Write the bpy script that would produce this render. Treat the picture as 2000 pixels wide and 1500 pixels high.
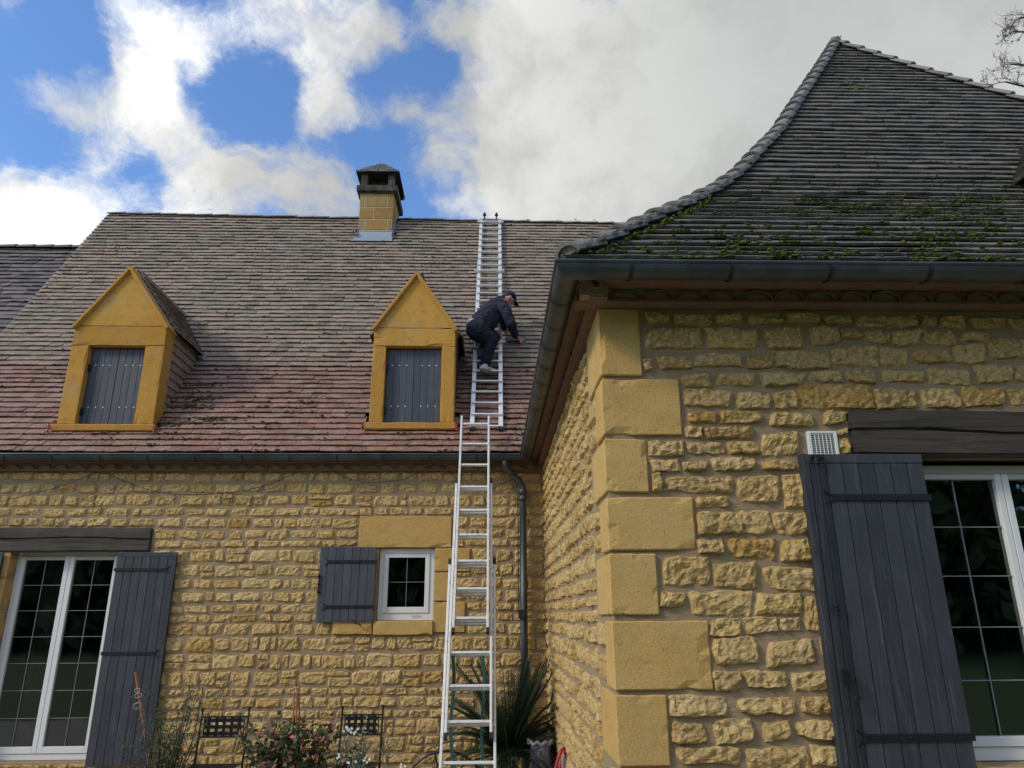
import bpy, bmesh, math, random
from mathutils import Vector, Matrix, noise
R_ = math.radians
rnd = random.Random(7)
scene = bpy.context.scene
for o in list(bpy.data.objects): bpy.data.objects.remove(o)
C = scene.collection
# ------------------------------------------------------------------ camera
EYE = Vector((0, 0, 1.5)); FPX = 1410.7; PITCH, YAW, ROLL = R_(17.77), R_(1.705), R_(-.322)
F = Vector((math.sin(YAW)*math.cos(PITCH), math.cos(YAW)*math.cos(PITCH), math.sin(PITCH)))
_r = Vector((math.cos(YAW), -math.sin(YAW), 0)); _u = _r.cross(F)
RT = _r*math.cos(ROLL)+_u*math.sin(ROLL); UP = -_r*math.sin(ROLL)+_u*math.cos(ROLL)
cam = bpy.data.objects.new('camera', bpy.data.cameras.new('camera')); C.objects.link(cam)
cam.matrix_world = Matrix(((RT.x, UP.x, -F.x, EYE.x), (RT.y, UP.y, -F.y, EYE.y), (RT.z, UP.z, -F.z, EYE.z), (0, 0, 0, 1)))
cam.data.sensor_width = 36; cam.data.lens = FPX*36/2000; cam.data.clip_end = 2000; cam.data.clip_start = .05
scene.camera = cam
scene.render.resolution_x = 1024; scene.render.resolution_y = 768
def ray(x, y): return RT*(x-1000)-UP*(y-750)+F*FPX
def PY(x, y, Y): d = ray(x, y); return EYE+d*(Y/d.y)
def PX(x, y, X): d = ray(x, y); return EYE+d*(X/d.x)
def PL(x, y, y0, z0, s):                       # measured point on a plane rising at s degrees away from the viewer
    d = ray(x, y); t = math.tan(R_(s)); return EYE+d*((z0-1.5-y0*t)/(d.z-d.y*t))
# ------------------------------------------------------------------ world
scene.view_settings.view_transform = 'Standard'; scene.view_settings.look = 'None'
scene.view_settings.exposure = -0.10; scene.view_settings.gamma = 1
SUN_DIR = Vector((-.80, -.42, .62)).normalized()
class N:
    def __init__(s, tree): s.t = tree
    def __call__(s, typ, ins=None, **kw):
        n = s.t.nodes.new(typ)
        for k, v in kw.items(): setattr(n, k, v)
        for k, v in (ins or {}).items():
            sock = n.inputs[k]
            if isinstance(v, bpy.types.NodeSocket): s.t.links.new(v, sock)
            elif isinstance(v, bpy.types.Node): s.t.links.new(v.outputs[0], sock)
            else: sock.default_value = v
        return n
    def math(s, op, a, b=0.0, c=None, clamp=False):
        ins = {0: a, 1: b}
        if c is not None: ins[2] = c
        n = s('ShaderNodeMath', ins, operation=op); n.use_clamp = clamp; return n.outputs[0]
    def mix(s, f, a, b, blend='MIX'):
        n = s.t.nodes.new('ShaderNodeMix'); n.data_type = 'RGBA'; n.blend_type = blend
        for i, v in ((0, f), (6, a), (7, b)):
            if isinstance(v, bpy.types.NodeSocket): s.t.links.new(v, n.inputs[i])
            elif i and not isinstance(v, float): n.inputs[i].default_value = (v[0], v[1], v[2], 1)
            else: n.inputs[i].default_value = v
        return n.outputs[2]
    def rng(s, v, a, b, c=0., d=1., smooth=True):
        n = s('ShaderNodeMapRange', {0: v, 1: a, 2: b, 3: c, 4: d}); n.interpolation_type = 'SMOOTHSTEP' if smooth else 'LINEAR'
        return n.outputs[0]
    def noise(s, vec, scale, detail=4, rough=.55, dist=0.):
        return s('ShaderNodeTexNoise', {'Vector': vec, 'Scale': scale, 'Detail': detail, 'Roughness': rough, 'Distortion': dist})
W = bpy.data.worlds.new('World'); scene.world = W; W.use_nodes = True
wt = W.node_tree; wt.nodes.clear(); n = N(wt)
tc = n('ShaderNodeTexCoord').outputs['Generated']
sky = n('ShaderNodeTexSky', sky_type='NISHITA', sun_disc=False, sun_elevation=math.asin(SUN_DIR.z), sun_rotation=math.atan2(SUN_DIR.x, SUN_DIR.y), altitude=200, air_density=1.0, dust_density=.3, ozone_density=2.5)
blue = n.mix(1.0, sky.outputs[0], (1.45, 1.78, 2.15), 'MULTIPLY')
w1 = n.noise(tc, 5.0, 5, .6)
w2 = n.noise(tc, 18.0, 4, .6)
off = n('ShaderNodeVectorMath', {0: w1.outputs[1], 1: (.5, .5, .5)}, operation='SUBTRACT').outputs[0]
off = n('ShaderNodeVectorMath', {0: off, 3: .09}, operation='SCALE').outputs[0]
off2 = n('ShaderNodeVectorMath', {0: w2.outputs[1], 1: (.5, .5, .5)}, operation='SUBTRACT').outputs[0]
off2 = n('ShaderNodeVectorMath', {0: off2, 3: .035}, operation='SCALE').outputs[0]
wv = n('ShaderNodeVectorMath', {0: tc, 1: off}, operation='ADD').outputs[0]
wv = n('ShaderNodeVectorMath', {0: wv, 1: off2}, operation='ADD').outputs[0]
def blob(x, y, r, amp, vec=None):
    c = ray(x, y).normalized(); R = r/1500
    d = n('ShaderNodeVectorMath', {0: wv if vec is None else vec, 1: tuple(c)}, operation='DISTANCE').outputs['Value']
    return n.rng(d, R, R*.1, 0., amp)
BL = [(240, 15, 80, .5), (310, 40, 80, .6), (370, 75, 70, .5), (390, 120, 40, .4), (500, 20, 90, .6), (580, 50, 80, .5), (660, 30, 100, .65), (760, 20, 100, .65), (620, 110, 60, .55), (560, 90, 50, .35),
      (20, 10, 50, .5), (235, 95, 45, .55), (270, 130, 55, .75), (300, 180, 60, .9), (330, 230, 60, .8), (370, 280, 60, .6), (410, 320, 60, .5), (340, 340, 60, .45), (170, 160, 50, .4), (100, 190, 60, .5), (170, 210, 65, .65), (205, 265, 60, .8), (200, 310, 40, .5), (240, 240, 60, .4), (65, 185, 35, .3), (60, 300, 40, .15),
      (100, 430, 120, 1.3), (10, 440, 100, 1.2), (60, 380, 60, .6), (160, 400, 60, .8), (265, 385, 45, .8), (360, 430, 60, 1.), (430, 390, 80, 1.0), (520, 370, 80, 1.1), (600, 380, 80, 1.1), (670, 340, 60, .9), (480, 330, 45, .6), (450, 340, 50, .5), (680, 420, 80, .9),
      (620, 160, 60, .6), (600, 220, 50, .5), (605, 270, 40, .45), (650, 210, 60, .5), (690, 120, 50, .35), (680, 240, 60, .45), (740, 215, 45, .55), (790, 210, 50, .6), (850, 230, 60, .7), (760, 270, 50, .4), (910, 190, 50, .6), (930, 260, 80, .7), (860, 300, 60, .5), (900, 100, 60, .5), (880, 60, 70, .5), (960, 380, 130, .8), (860, 420, 60, .3),
      (1060, 120, 150, 1.3), (1030, 260, 130, 1.2), (960, 20, 120, 1.), (1060, 380, 130, 1.1), (1300, 200, 330, 1.6), (1700, 200, 520, 1.8), (1250, 450, 300, 1.2), (2100, 500, 500, 1.6)]
acc = None
for b in BL:
    v = blob(b[0], b[1], b[2]*1.35, b[3]); acc = v if acc is None else n.math('ADD', acc, v)
fb = n.noise(wv, 7.0, 8, .62).outputs[0]
mp = n('ShaderNodeMapping', {'Vector': wv, 'Rotation': (0, R_(-40), 0), 'Scale': (1, 1, 2.6)})
fine = n.math('ADD', n.math('MULTIPLY', n.noise(wv, 16.0, 10, .72).outputs[0], .5), n.math('MULTIPLY', n.noise(mp.outputs[0], 9.0, 10, .72).outputs[0], .5))
sacc = n.math('ADD', n.math('MULTIPLY', n.math('MINIMUM', acc, 1.0), .78), n.rng(acc, 1.25, 2.3, 0., .7))
dens = n.math('ADD', sacc, n.math('MULTIPLY_ADD', fb, 1.5, -.75))
dens = n.math('ADD', dens, n.math('MULTIPLY_ADD', fine, 2.0, -1.0))
# a broken cloud layer also covers the rest of the sky, behind and beside the viewer
sep = n('ShaderNodeSeparateXYZ', {0: tc})
dens = n.math('ADD', dens, n.rng(sep.outputs[1], .35, -.05, 0., .55))
alpha = n.rng(dens, .18, 1.08)
dark = n.math('ADD', blob(1800, 60, 900, .62, tc), blob(1500, 0, 300, .10, tc))
dark = n.math('MULTIPLY', dark, n.rng(dens, .4, 1.2))
shade = n.noise(wv, 4.2, 6, .6).outputs[0]
br = n.math('MULTIPLY_ADD', n.math('MULTIPLY', n.rng(shade, .38, .66), n.math('SUBTRACT', 1.0, n.math('MULTIPLY', dark, 1.0), clamp=True)), -.36, .95)
br = n.math('MULTIPLY', br, n.math('SUBTRACT', 1.0, n.math('MULTIPLY', dark, .40)))
sdot = n('ShaderNodeVectorMath', {0: tc, 1: tuple(SUN_DIR)}, operation='DOT_PRODUCT').outputs['Value']
br = n.math('MULTIPLY', br, n.rng(sdot, .0, 1.0, 1.0, 2.6))       # clouds near the sun are brighter
ccol = n.mix(dark, (.99, .99, .96), (.93, .97, .965))
ccol = n.mix(1.0, ccol, n('ShaderNodeCombineColor', {0: br, 1: br, 2: br}).outputs[0], 'MULTIPLY')
WS = .12
ccol = n.mix(1.0, ccol, (.94/WS, .94/WS, .94/WS), 'MULTIPLY')
full = n.mix(alpha, blue, ccol)
bg = n('ShaderNodeBackground', {'Color': full, 'Strength': WS})
wt.links.new(bg.outputs[0], n('ShaderNodeOutputWorld').inputs[0])
sun = bpy.data.objects.new('sun', bpy.data.lights.new('sun', 'SUN')); C.objects.link(sun)
sun.data.energy = 2.0; sun.data.angle = R_(11); sun.data.color = (1, .92, .78)
sun.rotation_euler = (-SUN_DIR).to_track_quat('-Z', 'Y').to_euler()
# ------------------------------------------------------------------ materials
MATS = {}
def mat(name, base=(.5, .5, .5), rough=.8, metal=0., build=None, spec=.5):
    m = bpy.data.materials.new(name); m.use_nodes = True; t = m.node_tree; t.nodes.clear(); nn = N(t)
    p = nn('ShaderNodeBsdfPrincipled', {'Base Color': (*base, 1), 'Roughness': rough, 'Metallic': metal, 'Specular IOR Level': spec})
    t.links.new(p.outputs[0], nn('ShaderNodeOutputMaterial').inputs[0])
    if build: build(nn, p, t)
    MATS[name] = m; return m
def attr(nn, name): return nn('ShaderNodeAttribute', attribute_name=name).outputs['Fac']
def obj_co(nn): return nn('ShaderNodeTexCoord').outputs['Object']
def bump(nn, p, h, strength=.5, dist=.01):
    b = nn('ShaderNodeBump', {'Height': h, 'Strength': strength, 'Distance': dist}); nn.t.links.new(b.outputs[0], p.inputs['Normal'])
def ramp(nn, f, stops):
    r = nn('ShaderNodeValToRGB', {0: f}); e = r.color_ramp.elements
    while len(e) < len(stops): e.new(.5)
    for i, (q, c) in enumerate(stops): e[i].position = q; e[i].color = (*c, 1)
    return r.outputs[0]
def stone_b(sat=1.0, dirt=.35):
    def b(nn, p, t):
        co = obj_co(nn); a = attr(nn, 'rnd')
        c = ramp(nn, a, [(0, (.46, .300, .110)), (.3, (.55, .368, .140)), (.55, (.61, .425, .180)), (.8, (.57, .375, .135)), (.93, (.52, .330, .105)), (.98, (.44, .25, .06))])
        n1 = nn.noise(co, 6, 8, .65).outputs[0]; n2 = nn.noise(co, 42, 6, .7).outputs[0]; n3 = nn.noise(co, 2.2, 3, .5).outputs[0]
        c = nn.mix(nn.rng(n1, .47, .64, 0, .5), c, (.50, .33, .12))
        c = nn.mix(nn.rng(n2, .51, .64, 0, .6), c, (.76, .62, .38))
        c = nn.mix(nn.rng(n2, .47, .36, 0, .8), c, (.22, .14, .06))
        c = nn.mix(nn.rng(n3, .5, .8, 0, dirt), c, (.40, .31, .19))
        t.links.new(c, p.inputs['Base Color'])
        v = nn('ShaderNodeTexVoronoi', {'Vector': nn.mix(.06, co, nn.noise(co, 14, 3).outputs[1]), 'Scale': 22.}, feature='F1')
        h = nn.math('ADD', nn.math('MULTIPLY', nn.noise(co, 30, 9, .72).outputs[0], 1.0), nn.math('MULTIPLY', v.outputs[0], .5))
        bump(nn, p, h, .95, .017)
    return b
mat('rubble_stone', rough=.93, build=stone_b(), spec=.2)
def mortar_b(nn, p, t):
    co = obj_co(nn); n1 = nn.noise(co, 3.5, 6, .6).outputs[0]; n2 = nn.noise(co, 70, 6, .7).outputs[0]
    c = nn.mix(n1, (.29, .205, .115), (.40, .295, .175)); c = nn.mix(nn.rng(n2, .5, .8, 0, .5), c, (.55, .43, .27))
    t.links.new(c, p.inputs['Base Color'])
    st = nn('ShaderNodeMapping', {'Vector': co, 'Scale': (12, 12, 50)})
    bump(nn, p, nn.math('ADD', nn.noise(st, 1, 6, .7).outputs[0], nn.math('MULTIPLY', n2, .6)), .9, .012)
mat('mortar', rough=.96, build=mortar_b, spec=.15)
def ashlar_b(c1, c2, c3, weath=.4):
    def b(nn, p, t):
        co = obj_co(nn); a = attr(nn, 'rnd')
        n1 = nn.noise(co, 2.6, 6, .6, .6).outputs[0]; n2 = nn.noise(co, 90, 5, .7).outputs[0]; n3 = nn.noise(co, 9, 7, .7).outputs[0]
        st = nn('ShaderNodeMapping', {'Vector': co, 'Scale': (2, 2, 26)}); n4 = nn.noise(st, 1, 5, .6, .5).outputs[0]
        c = nn.mix(nn.rng(n1, .3, .7), c1, c2); c = nn.mix(nn.math('MULTIPLY', a, .55), c, c3)
        c = nn.mix(nn.rng(n4, .5, .75, 0, .35), c, c3)
        c = nn.mix(nn.rng(n3, .50, .68, 0, weath*.8), c, (.24, .18, .085))
        c = nn.mix(nn.rng(nn.noise(co, 1.7, 5, .65).outputs[0], .52, .64, 0, weath*.45), c, (.36, .33, .20))
        c = nn.mix(nn.rng(n2, .52, .64, 0, .3), c, (.75, .6, .35)); c = nn.mix(nn.rng(n2, .47, .36, 0, .45), c, (.26, .17, .06))
        t.links.new(c, p.inputs['Base Color'])
        sp = nn.rng(nn.noise(co, 24, 3, .5).outputs[0], .67, .74, 0, -1.2)
        bump(nn, p, nn.math('ADD', nn.math('ADD', nn.math('MULTIPLY', n2, .6), n3), sp), .7, .007)
    return b
mat('ashlar', rough=.9, build=ashlar_b((.55, .345, .110), (.60, .39, .140), (.47, .265, .065), .3), spec=.2)
mat('ashlar_orange', rough=.88, build=ashlar_b((.55, .265, .035), (.60, .315, .055), (.40, .185, .03), .6), spec=.2)
mat('ashlar_chimney', rough=.9, build=ashlar_b((.42, .215, .045), (.34, .18, .045), (.22, .14, .06), .9), spec=.2)
mat('pale_mortar', (.55, .46, .33), .95)
def darkstone_b(nn, p, t):
    co = obj_co(nn); n1 = nn.noise(co, 9, 6, .7).outputs[0]
    t.links.new(nn.mix(nn.rng(n1, .35, .7), (.035, .030, .025), (.11, .09, .065)), p.inputs['Base Color']); bump(nn, p, n1, .7, .02)
mat('sooty_stone', rough=.95, build=darkstone_b)
def tile_b(kind):
    def b(nn, p, t):
        co = obj_co(nn); a = attr(nn, 'rnd'); z = attr(nn, 'zone')
        n1 = nn.noise(co, 1.3, 5, .65).outputs[0]; n2 = nn.noise(co, 38, 7, .75).outputs[0]; n3 = nn.noise(co, 7, 6, .7).outputs[0]
        if kind == 'main':
            up = ramp(nn, a, [(0, (.18, .130, .096)), (.3, (.26, .190, .140)), (.55, (.31, .228, .170)), (.8, (.29, .224, .168)), (.94, (.36, .225, .155)), (.99, (.16, .155, .15))])
            lo = ramp(nn, a, [(0, (.19, .090, .065)), (.35, (.28, .142, .105)), (.7, (.33, .185, .140)), (.92, (.25, .10, .065)), (1, (.36, .165, .09))])
            c = nn.mix(z, up, lo)
            c = nn.mix(nn.math('MULTIPLY', nn.rng(n1, .42, .66, 0, .7), nn.math('SUBTRACT', 1.0, nn.math('MULTIPLY', z, .75))), c, (.20, .175, .12))
            c = nn.mix(nn.rng(n3, .51, .66, 0, .6), c, (.33, .28, .19))
            c = nn.mix(nn.rng(n2, .53, .66, 0, .6), c, (.50, .45, .35))
            c = nn.mix(nn.rng(n2, .47, .36, 0, .8), c, (.05, .042, .03))
            r = nn.math('MULTIPLY_ADD', z, -.22, .80)
        elif kind == 'violet':
            c = ramp(nn, a, [(0, (.085, .070, .070)), (.5, (.13, .105, .100)), (1, (.18, .14, .13))])
            c = nn.mix(nn.rng(n2, .6, .8, 0, .4), c, (.32, .28, .26)); r = .7
        else:
            c = ramp(nn, a, [(0, (.075, .068, .058)), (.4, (.105, .095, .080)), (.75, (.135, .120, .100)), (.97, (.17, .145, .115))])
            c = nn.mix(nn.rng(n3, .5, .64, 0, .6), c, (.06, .066, .045))
            c = nn.mix(nn.rng(n2, .54, .66, 0, .6), c, (.30, .29, .26)); c = nn.mix(nn.rng(n2, .46, .36, 0, .7), c, (.03, .03, .025)); r = .72
        t.links.new(c, p.inputs['Base Color'])
        if isinstance(r, float): p.inputs['Roughness'].default_value = r
        else: t.links.new(r, p.inputs['Roughness'])
        bump(nn, p, nn.math('ADD', n2, n3), .8, .008)
    return b
mat('roof_tile', build=tile_b('main')); mat('roof_tile_violet', build=tile_b('violet')); mat('roof_tile_dark', build=tile_b('dark'))
mat('roof_under', (.03, .026, .022), .95)
def cap_b(nn, p, t):
    co = obj_co(nn); a = attr(nn, 'rnd'); n2 = nn.noise(co, 20, 7, .75).outputs[0]
    c = nn.mix(a, (.15, .14, .125), (.23, .215, .195)); c = nn.mix(nn.rng(n2, .5, .7, 0, .6), c, (.33, .31, .27)); c = nn.mix(nn.rng(n2, .4, .25, 0, .8), c, (.04, .04, .03))
    t.links.new(c, p.inputs['Base Color']); bump(nn, p, n2, .7, .01)
mat('ridge_tile', rough=.8, build=cap_b)
def genoise_b(nn, p, t):
    co = obj_co(nn); n2 = nn.noise(co, 11, 6, .7).outputs[0]
    t.links.new(nn.mix(nn.rng(n2, .4, .62), (.19, .085, .052), (.17, .125, .085)), p.inputs['Base Color']); bump(nn, p, n2, .6, .01)
mat('terracotta', rough=.9, build=genoise_b)
def zinc_b(nn, p, t):
    co = obj_co(nn); n1 = nn.noise(co, 3, 6, .6).outputs[0]; n2 = nn.noise(co, 26, 5, .7).outputs[0]
    c = nn.mix(nn.rng(n1, .35, .7), (.055, .064, .066), (.10, .112, .112)); c = nn.mix(nn.rng(n2, .6, .8, 0, .5), c, (.17, .18, .175))
    t.links.new(c, p.inputs['Base Color']); t.links.new(nn.math('MULTIPLY_ADD', n2, .3, .33), p.inputs['Roughness'])
mat('zinc', metal=.55, build=zinc_b)
mat('gutter_seam', (.022, .026, .027), .5, .4)
mat('lead', (.30, .34, .38), .5, .4)
def alu_b(nn, p, t):
    co = obj_co(nn); n2 = nn.noise(co, 30, 5, .8).outputs[0]
    t.links.new(nn.mix(nn.rng(n2, .58, .72, 0, .5), (.80, .79, .76), (.42, .41, .39)), p.inputs['Base Color'])
mat('aluminium', rough=.42, metal=.55, build=alu_b)
def oldalu_b(nn, p, t):
    co = obj_co(nn); n2 = nn.noise(co, 22, 6, .8).outputs[0]
    t.links.new(nn.mix(nn.rng(n2, .52, .68, 0, .8), (.68, .67, .62), (.30, .29, .25)), p.inputs['Base Color'])
mat('worn_aluminium', rough=.5, metal=.35, build=oldalu_b)
def paint_b(base, lite):
    def b(nn, p, t):
        co = obj_co(nn); a = attr(nn, 'rnd')
        st = nn('ShaderNodeMapping', {'Vector': co, 'Scale': (40, 40, 2.2)}); g = nn.noise(st, 1, 6, .7, .8).outputs[0]; n1 = nn.noise(co, 4, 5, .6).outputs[0]
        c = nn.mix(nn.rng(nn.math('ADD', nn.math('MULTIPLY', n1, .6), nn.math('MULTIPLY', a, .4)), .2, .8), base, lite)
        c = nn.mix(nn.rng(g, .52, .66, 0, .55), c, tuple(min(1, q*1.9) for q in lite)); c = nn.mix(nn.rng(nn.noise(nn('ShaderNodeMapping', {'Vector': co, 'Scale': (30, 30, 5)}), 1, 7, .8).outputs[0], .64, .70, 0, .5), c, (.22, .21, .20))
        t.links.new(c, p.inputs['Base Color']); t.links.new(nn.math('MULTIPLY_ADD', g, .25, .42), p.inputs['Roughness'])
        bump(nn, p, g, .6, .006)
    return b
mat('shutter_paint', build=paint_b((.024, .026, .031), (.046, .048, .056)))
mat('shutter_paint_blue', build=paint_b((.044, .048, .058), (.062, .067, .080)))
mat('iron', (.012, .012, .014), .5, .3)
def beam_b(nn, p, t):
    co = obj_co(nn); st = nn('ShaderNodeMapping', {'Vector': co, 'Scale': (1.6, 8, 26)}); g = nn.noise(st, 1, 8, .7, 1.2).outputs[0]
    n1 = nn.noise(co, 5, 4, .6).outputs[0]
    c = nn.mix(nn.rng(g, .35, .7), (.034, .027, .020), (.080, .062, .042)); c = nn.mix(nn.rng(n1, .5, .75, 0, .5), c, (.10, .075, .04))
    t.links.new(c, p.inputs['Base Color']); bump(nn, p, g, .8, .012)
mat('old_beam', rough=.75, build=beam_b)
mat('pvc', (.72, .72, .68), .35); mat('pvc_beige', (.50, .48, .40), .4); mat('muntin', (.20, .23, .22), .5); mat('vent_white', (.72, .72, .66), .5)
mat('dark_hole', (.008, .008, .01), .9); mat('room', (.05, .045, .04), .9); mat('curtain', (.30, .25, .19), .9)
def glass_b(nn, p, t):
    tr = nn('ShaderNodeBsdfTransparent', {'Color': (.55, .57, .56, 1)}); gl = nn('ShaderNodeBsdfGlossy', {'Color': (.9, .95, .95, 1), 'Roughness': .015})
    fr = nn('ShaderNodeFresnel', {'IOR': 2.1}); m = nn('ShaderNodeMixShader', {0: fr.outputs[0], 1: tr.outputs[0], 2: gl.outputs[0]})
    w = nn.noise(obj_co(nn), 2.5, 2).outputs[0]; b = nn('ShaderNodeBump', {'Height': w, 'Strength': .12, 'Distance': .01}); t.links.new(b.outputs[0], gl.inputs['Normal'])
    out = [q for q in t.nodes if q.type == 'OUTPUT_MATERIAL'][0]; t.links.new(m.outputs[0], out.inputs[0])
mat('glass', build=glass_b)
def moss_b(c1, c2):
    def b(nn, p, t):
        co = obj_co(nn); n1 = nn.noise(co, 16, 5, .7).outputs[0]
        t.links.new(nn.mix(nn.rng(n1, .35, .65), c1, c2), p.inputs['Base Color']); bump(nn, p, nn.noise(co, 120, 4, .8).outputs[0], 1., .01)
    return b
mat('moss_green', rough=1., build=moss_b((.050, .066, .016), (.15, .185, .035)), spec=.1)
mat('moss_brown', rough=1., build=moss_b((.075, .060, .030), (.17, .14, .065)), spec=.1)
def leaf_b(c1, c2):
    def b(nn, p, t):
        t.links.new(nn.mix(attr(nn, 'rnd'), c1, c2), p.inputs['Base Color'])
    return b
mat('olive_leaf', rough=.6, build=leaf_b((.03, .05, .018), (.09, .12, .05))); mat('bush_leaf', rough=.6, build=leaf_b((.03, .06, .02), (.10, .13, .04)))
mat('red_leaf', rough=.6, build=leaf_b((.15, .045, .035), (.30, .11, .085))); mat('cycad_leaf', rough=.45, build=leaf_b((.010, .026, .012), (.030, .058, .024)))
mat('petal', (.80, .80, .76), .6); mat('pale_leaf', rough=.6, build=leaf_b((.08, .12, .07), (.20, .25, .16)))
mat('cane', (.36, .15, .06), .55); mat('bark', (.075, .060, .048), .9); mat('twine', (.60, .56, .45), .9); mat('dry_leaf', (.26, .14, .06), .8)
mat('wood_leaf', rough=.8, build=leaf_b((.05, .085, .03), (.14, .17, .06)))
mat('skin', (.52, .25, .17), .55); mat('hair', (.03, .02, .015), .8); mat('jacket', (.012, .014, .024), .85); mat('sleeve', (.014, .019, .040), .85)
mat('trousers', (.012, .014, .024), .9); mat('cap_cloth', (.015, .028, .085), .8); mat('shoe_cloth', (.50, .55, .52), .8); mat('shoe_sole', (.12, .14, .12), .8); mat('orange_trim', (.6, .3, .12), .7); mat('white_cloth', (.6, .6, .6), .9)
mat('red_plastic', (.36, .012, .025), .45); mat('grey_board', (.30, .29, .27), .7); mat('green_strap', (.02, .085, .085), .7); mat('black_rubber', (.012, .014, .016), .7)
def pot_b(nn, p, t):
    co = obj_co(nn); v = nn.noise(nn('ShaderNodeMapping', {'Vector': co, 'Scale': (9, 9, 3)}), 2, 5, .7, 1.5).outputs[0]
    t.links.new(nn.mix(nn.rng(v, .4, .6), (.05, .045, .08), (.30, .30, .40)), p.inputs['Base Color'])
mat('glazed_pot', rough=.18, build=pot_b); mat('pot_rim', (.45, .40, .36), .3)
def lawn_b(nn, p, t):
    co = obj_co(nn); n1 = nn.noise(co, .25, 6, .7).outputs[0]; n2 = nn.noise(co, 30, 4, .8).outputs[0]
    t.links.new(nn.mix(nn.rng(n2, .3, .7), nn.mix(n1, (.035, .06, .015), (.09, .12, .035)), (.12, .15, .05)), p.inputs['Base Color'])
mat('lawn', rough=1., build=lawn_b)
def gravel_b(nn, p, t):
    co = obj_co(nn); v = nn('ShaderNodeTexVoronoi', {'Vector': co, 'Scale': 60.}); 
    t.links.new(nn.mix(nn.noise(co, 50, 3).outputs[0], (.28, .24, .18), (.48, .43, .34)), p.inputs['Base Color']); bump(nn, p, v.outputs[0], .8, .01)
mat('gravel', rough=1., build=gravel_b)
mat('bulb', (.55, .52, .42), .3); mat('wire', (.012, .014, .012), .6)
GZ = -.38          # ground level at the foot of the walls
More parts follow.
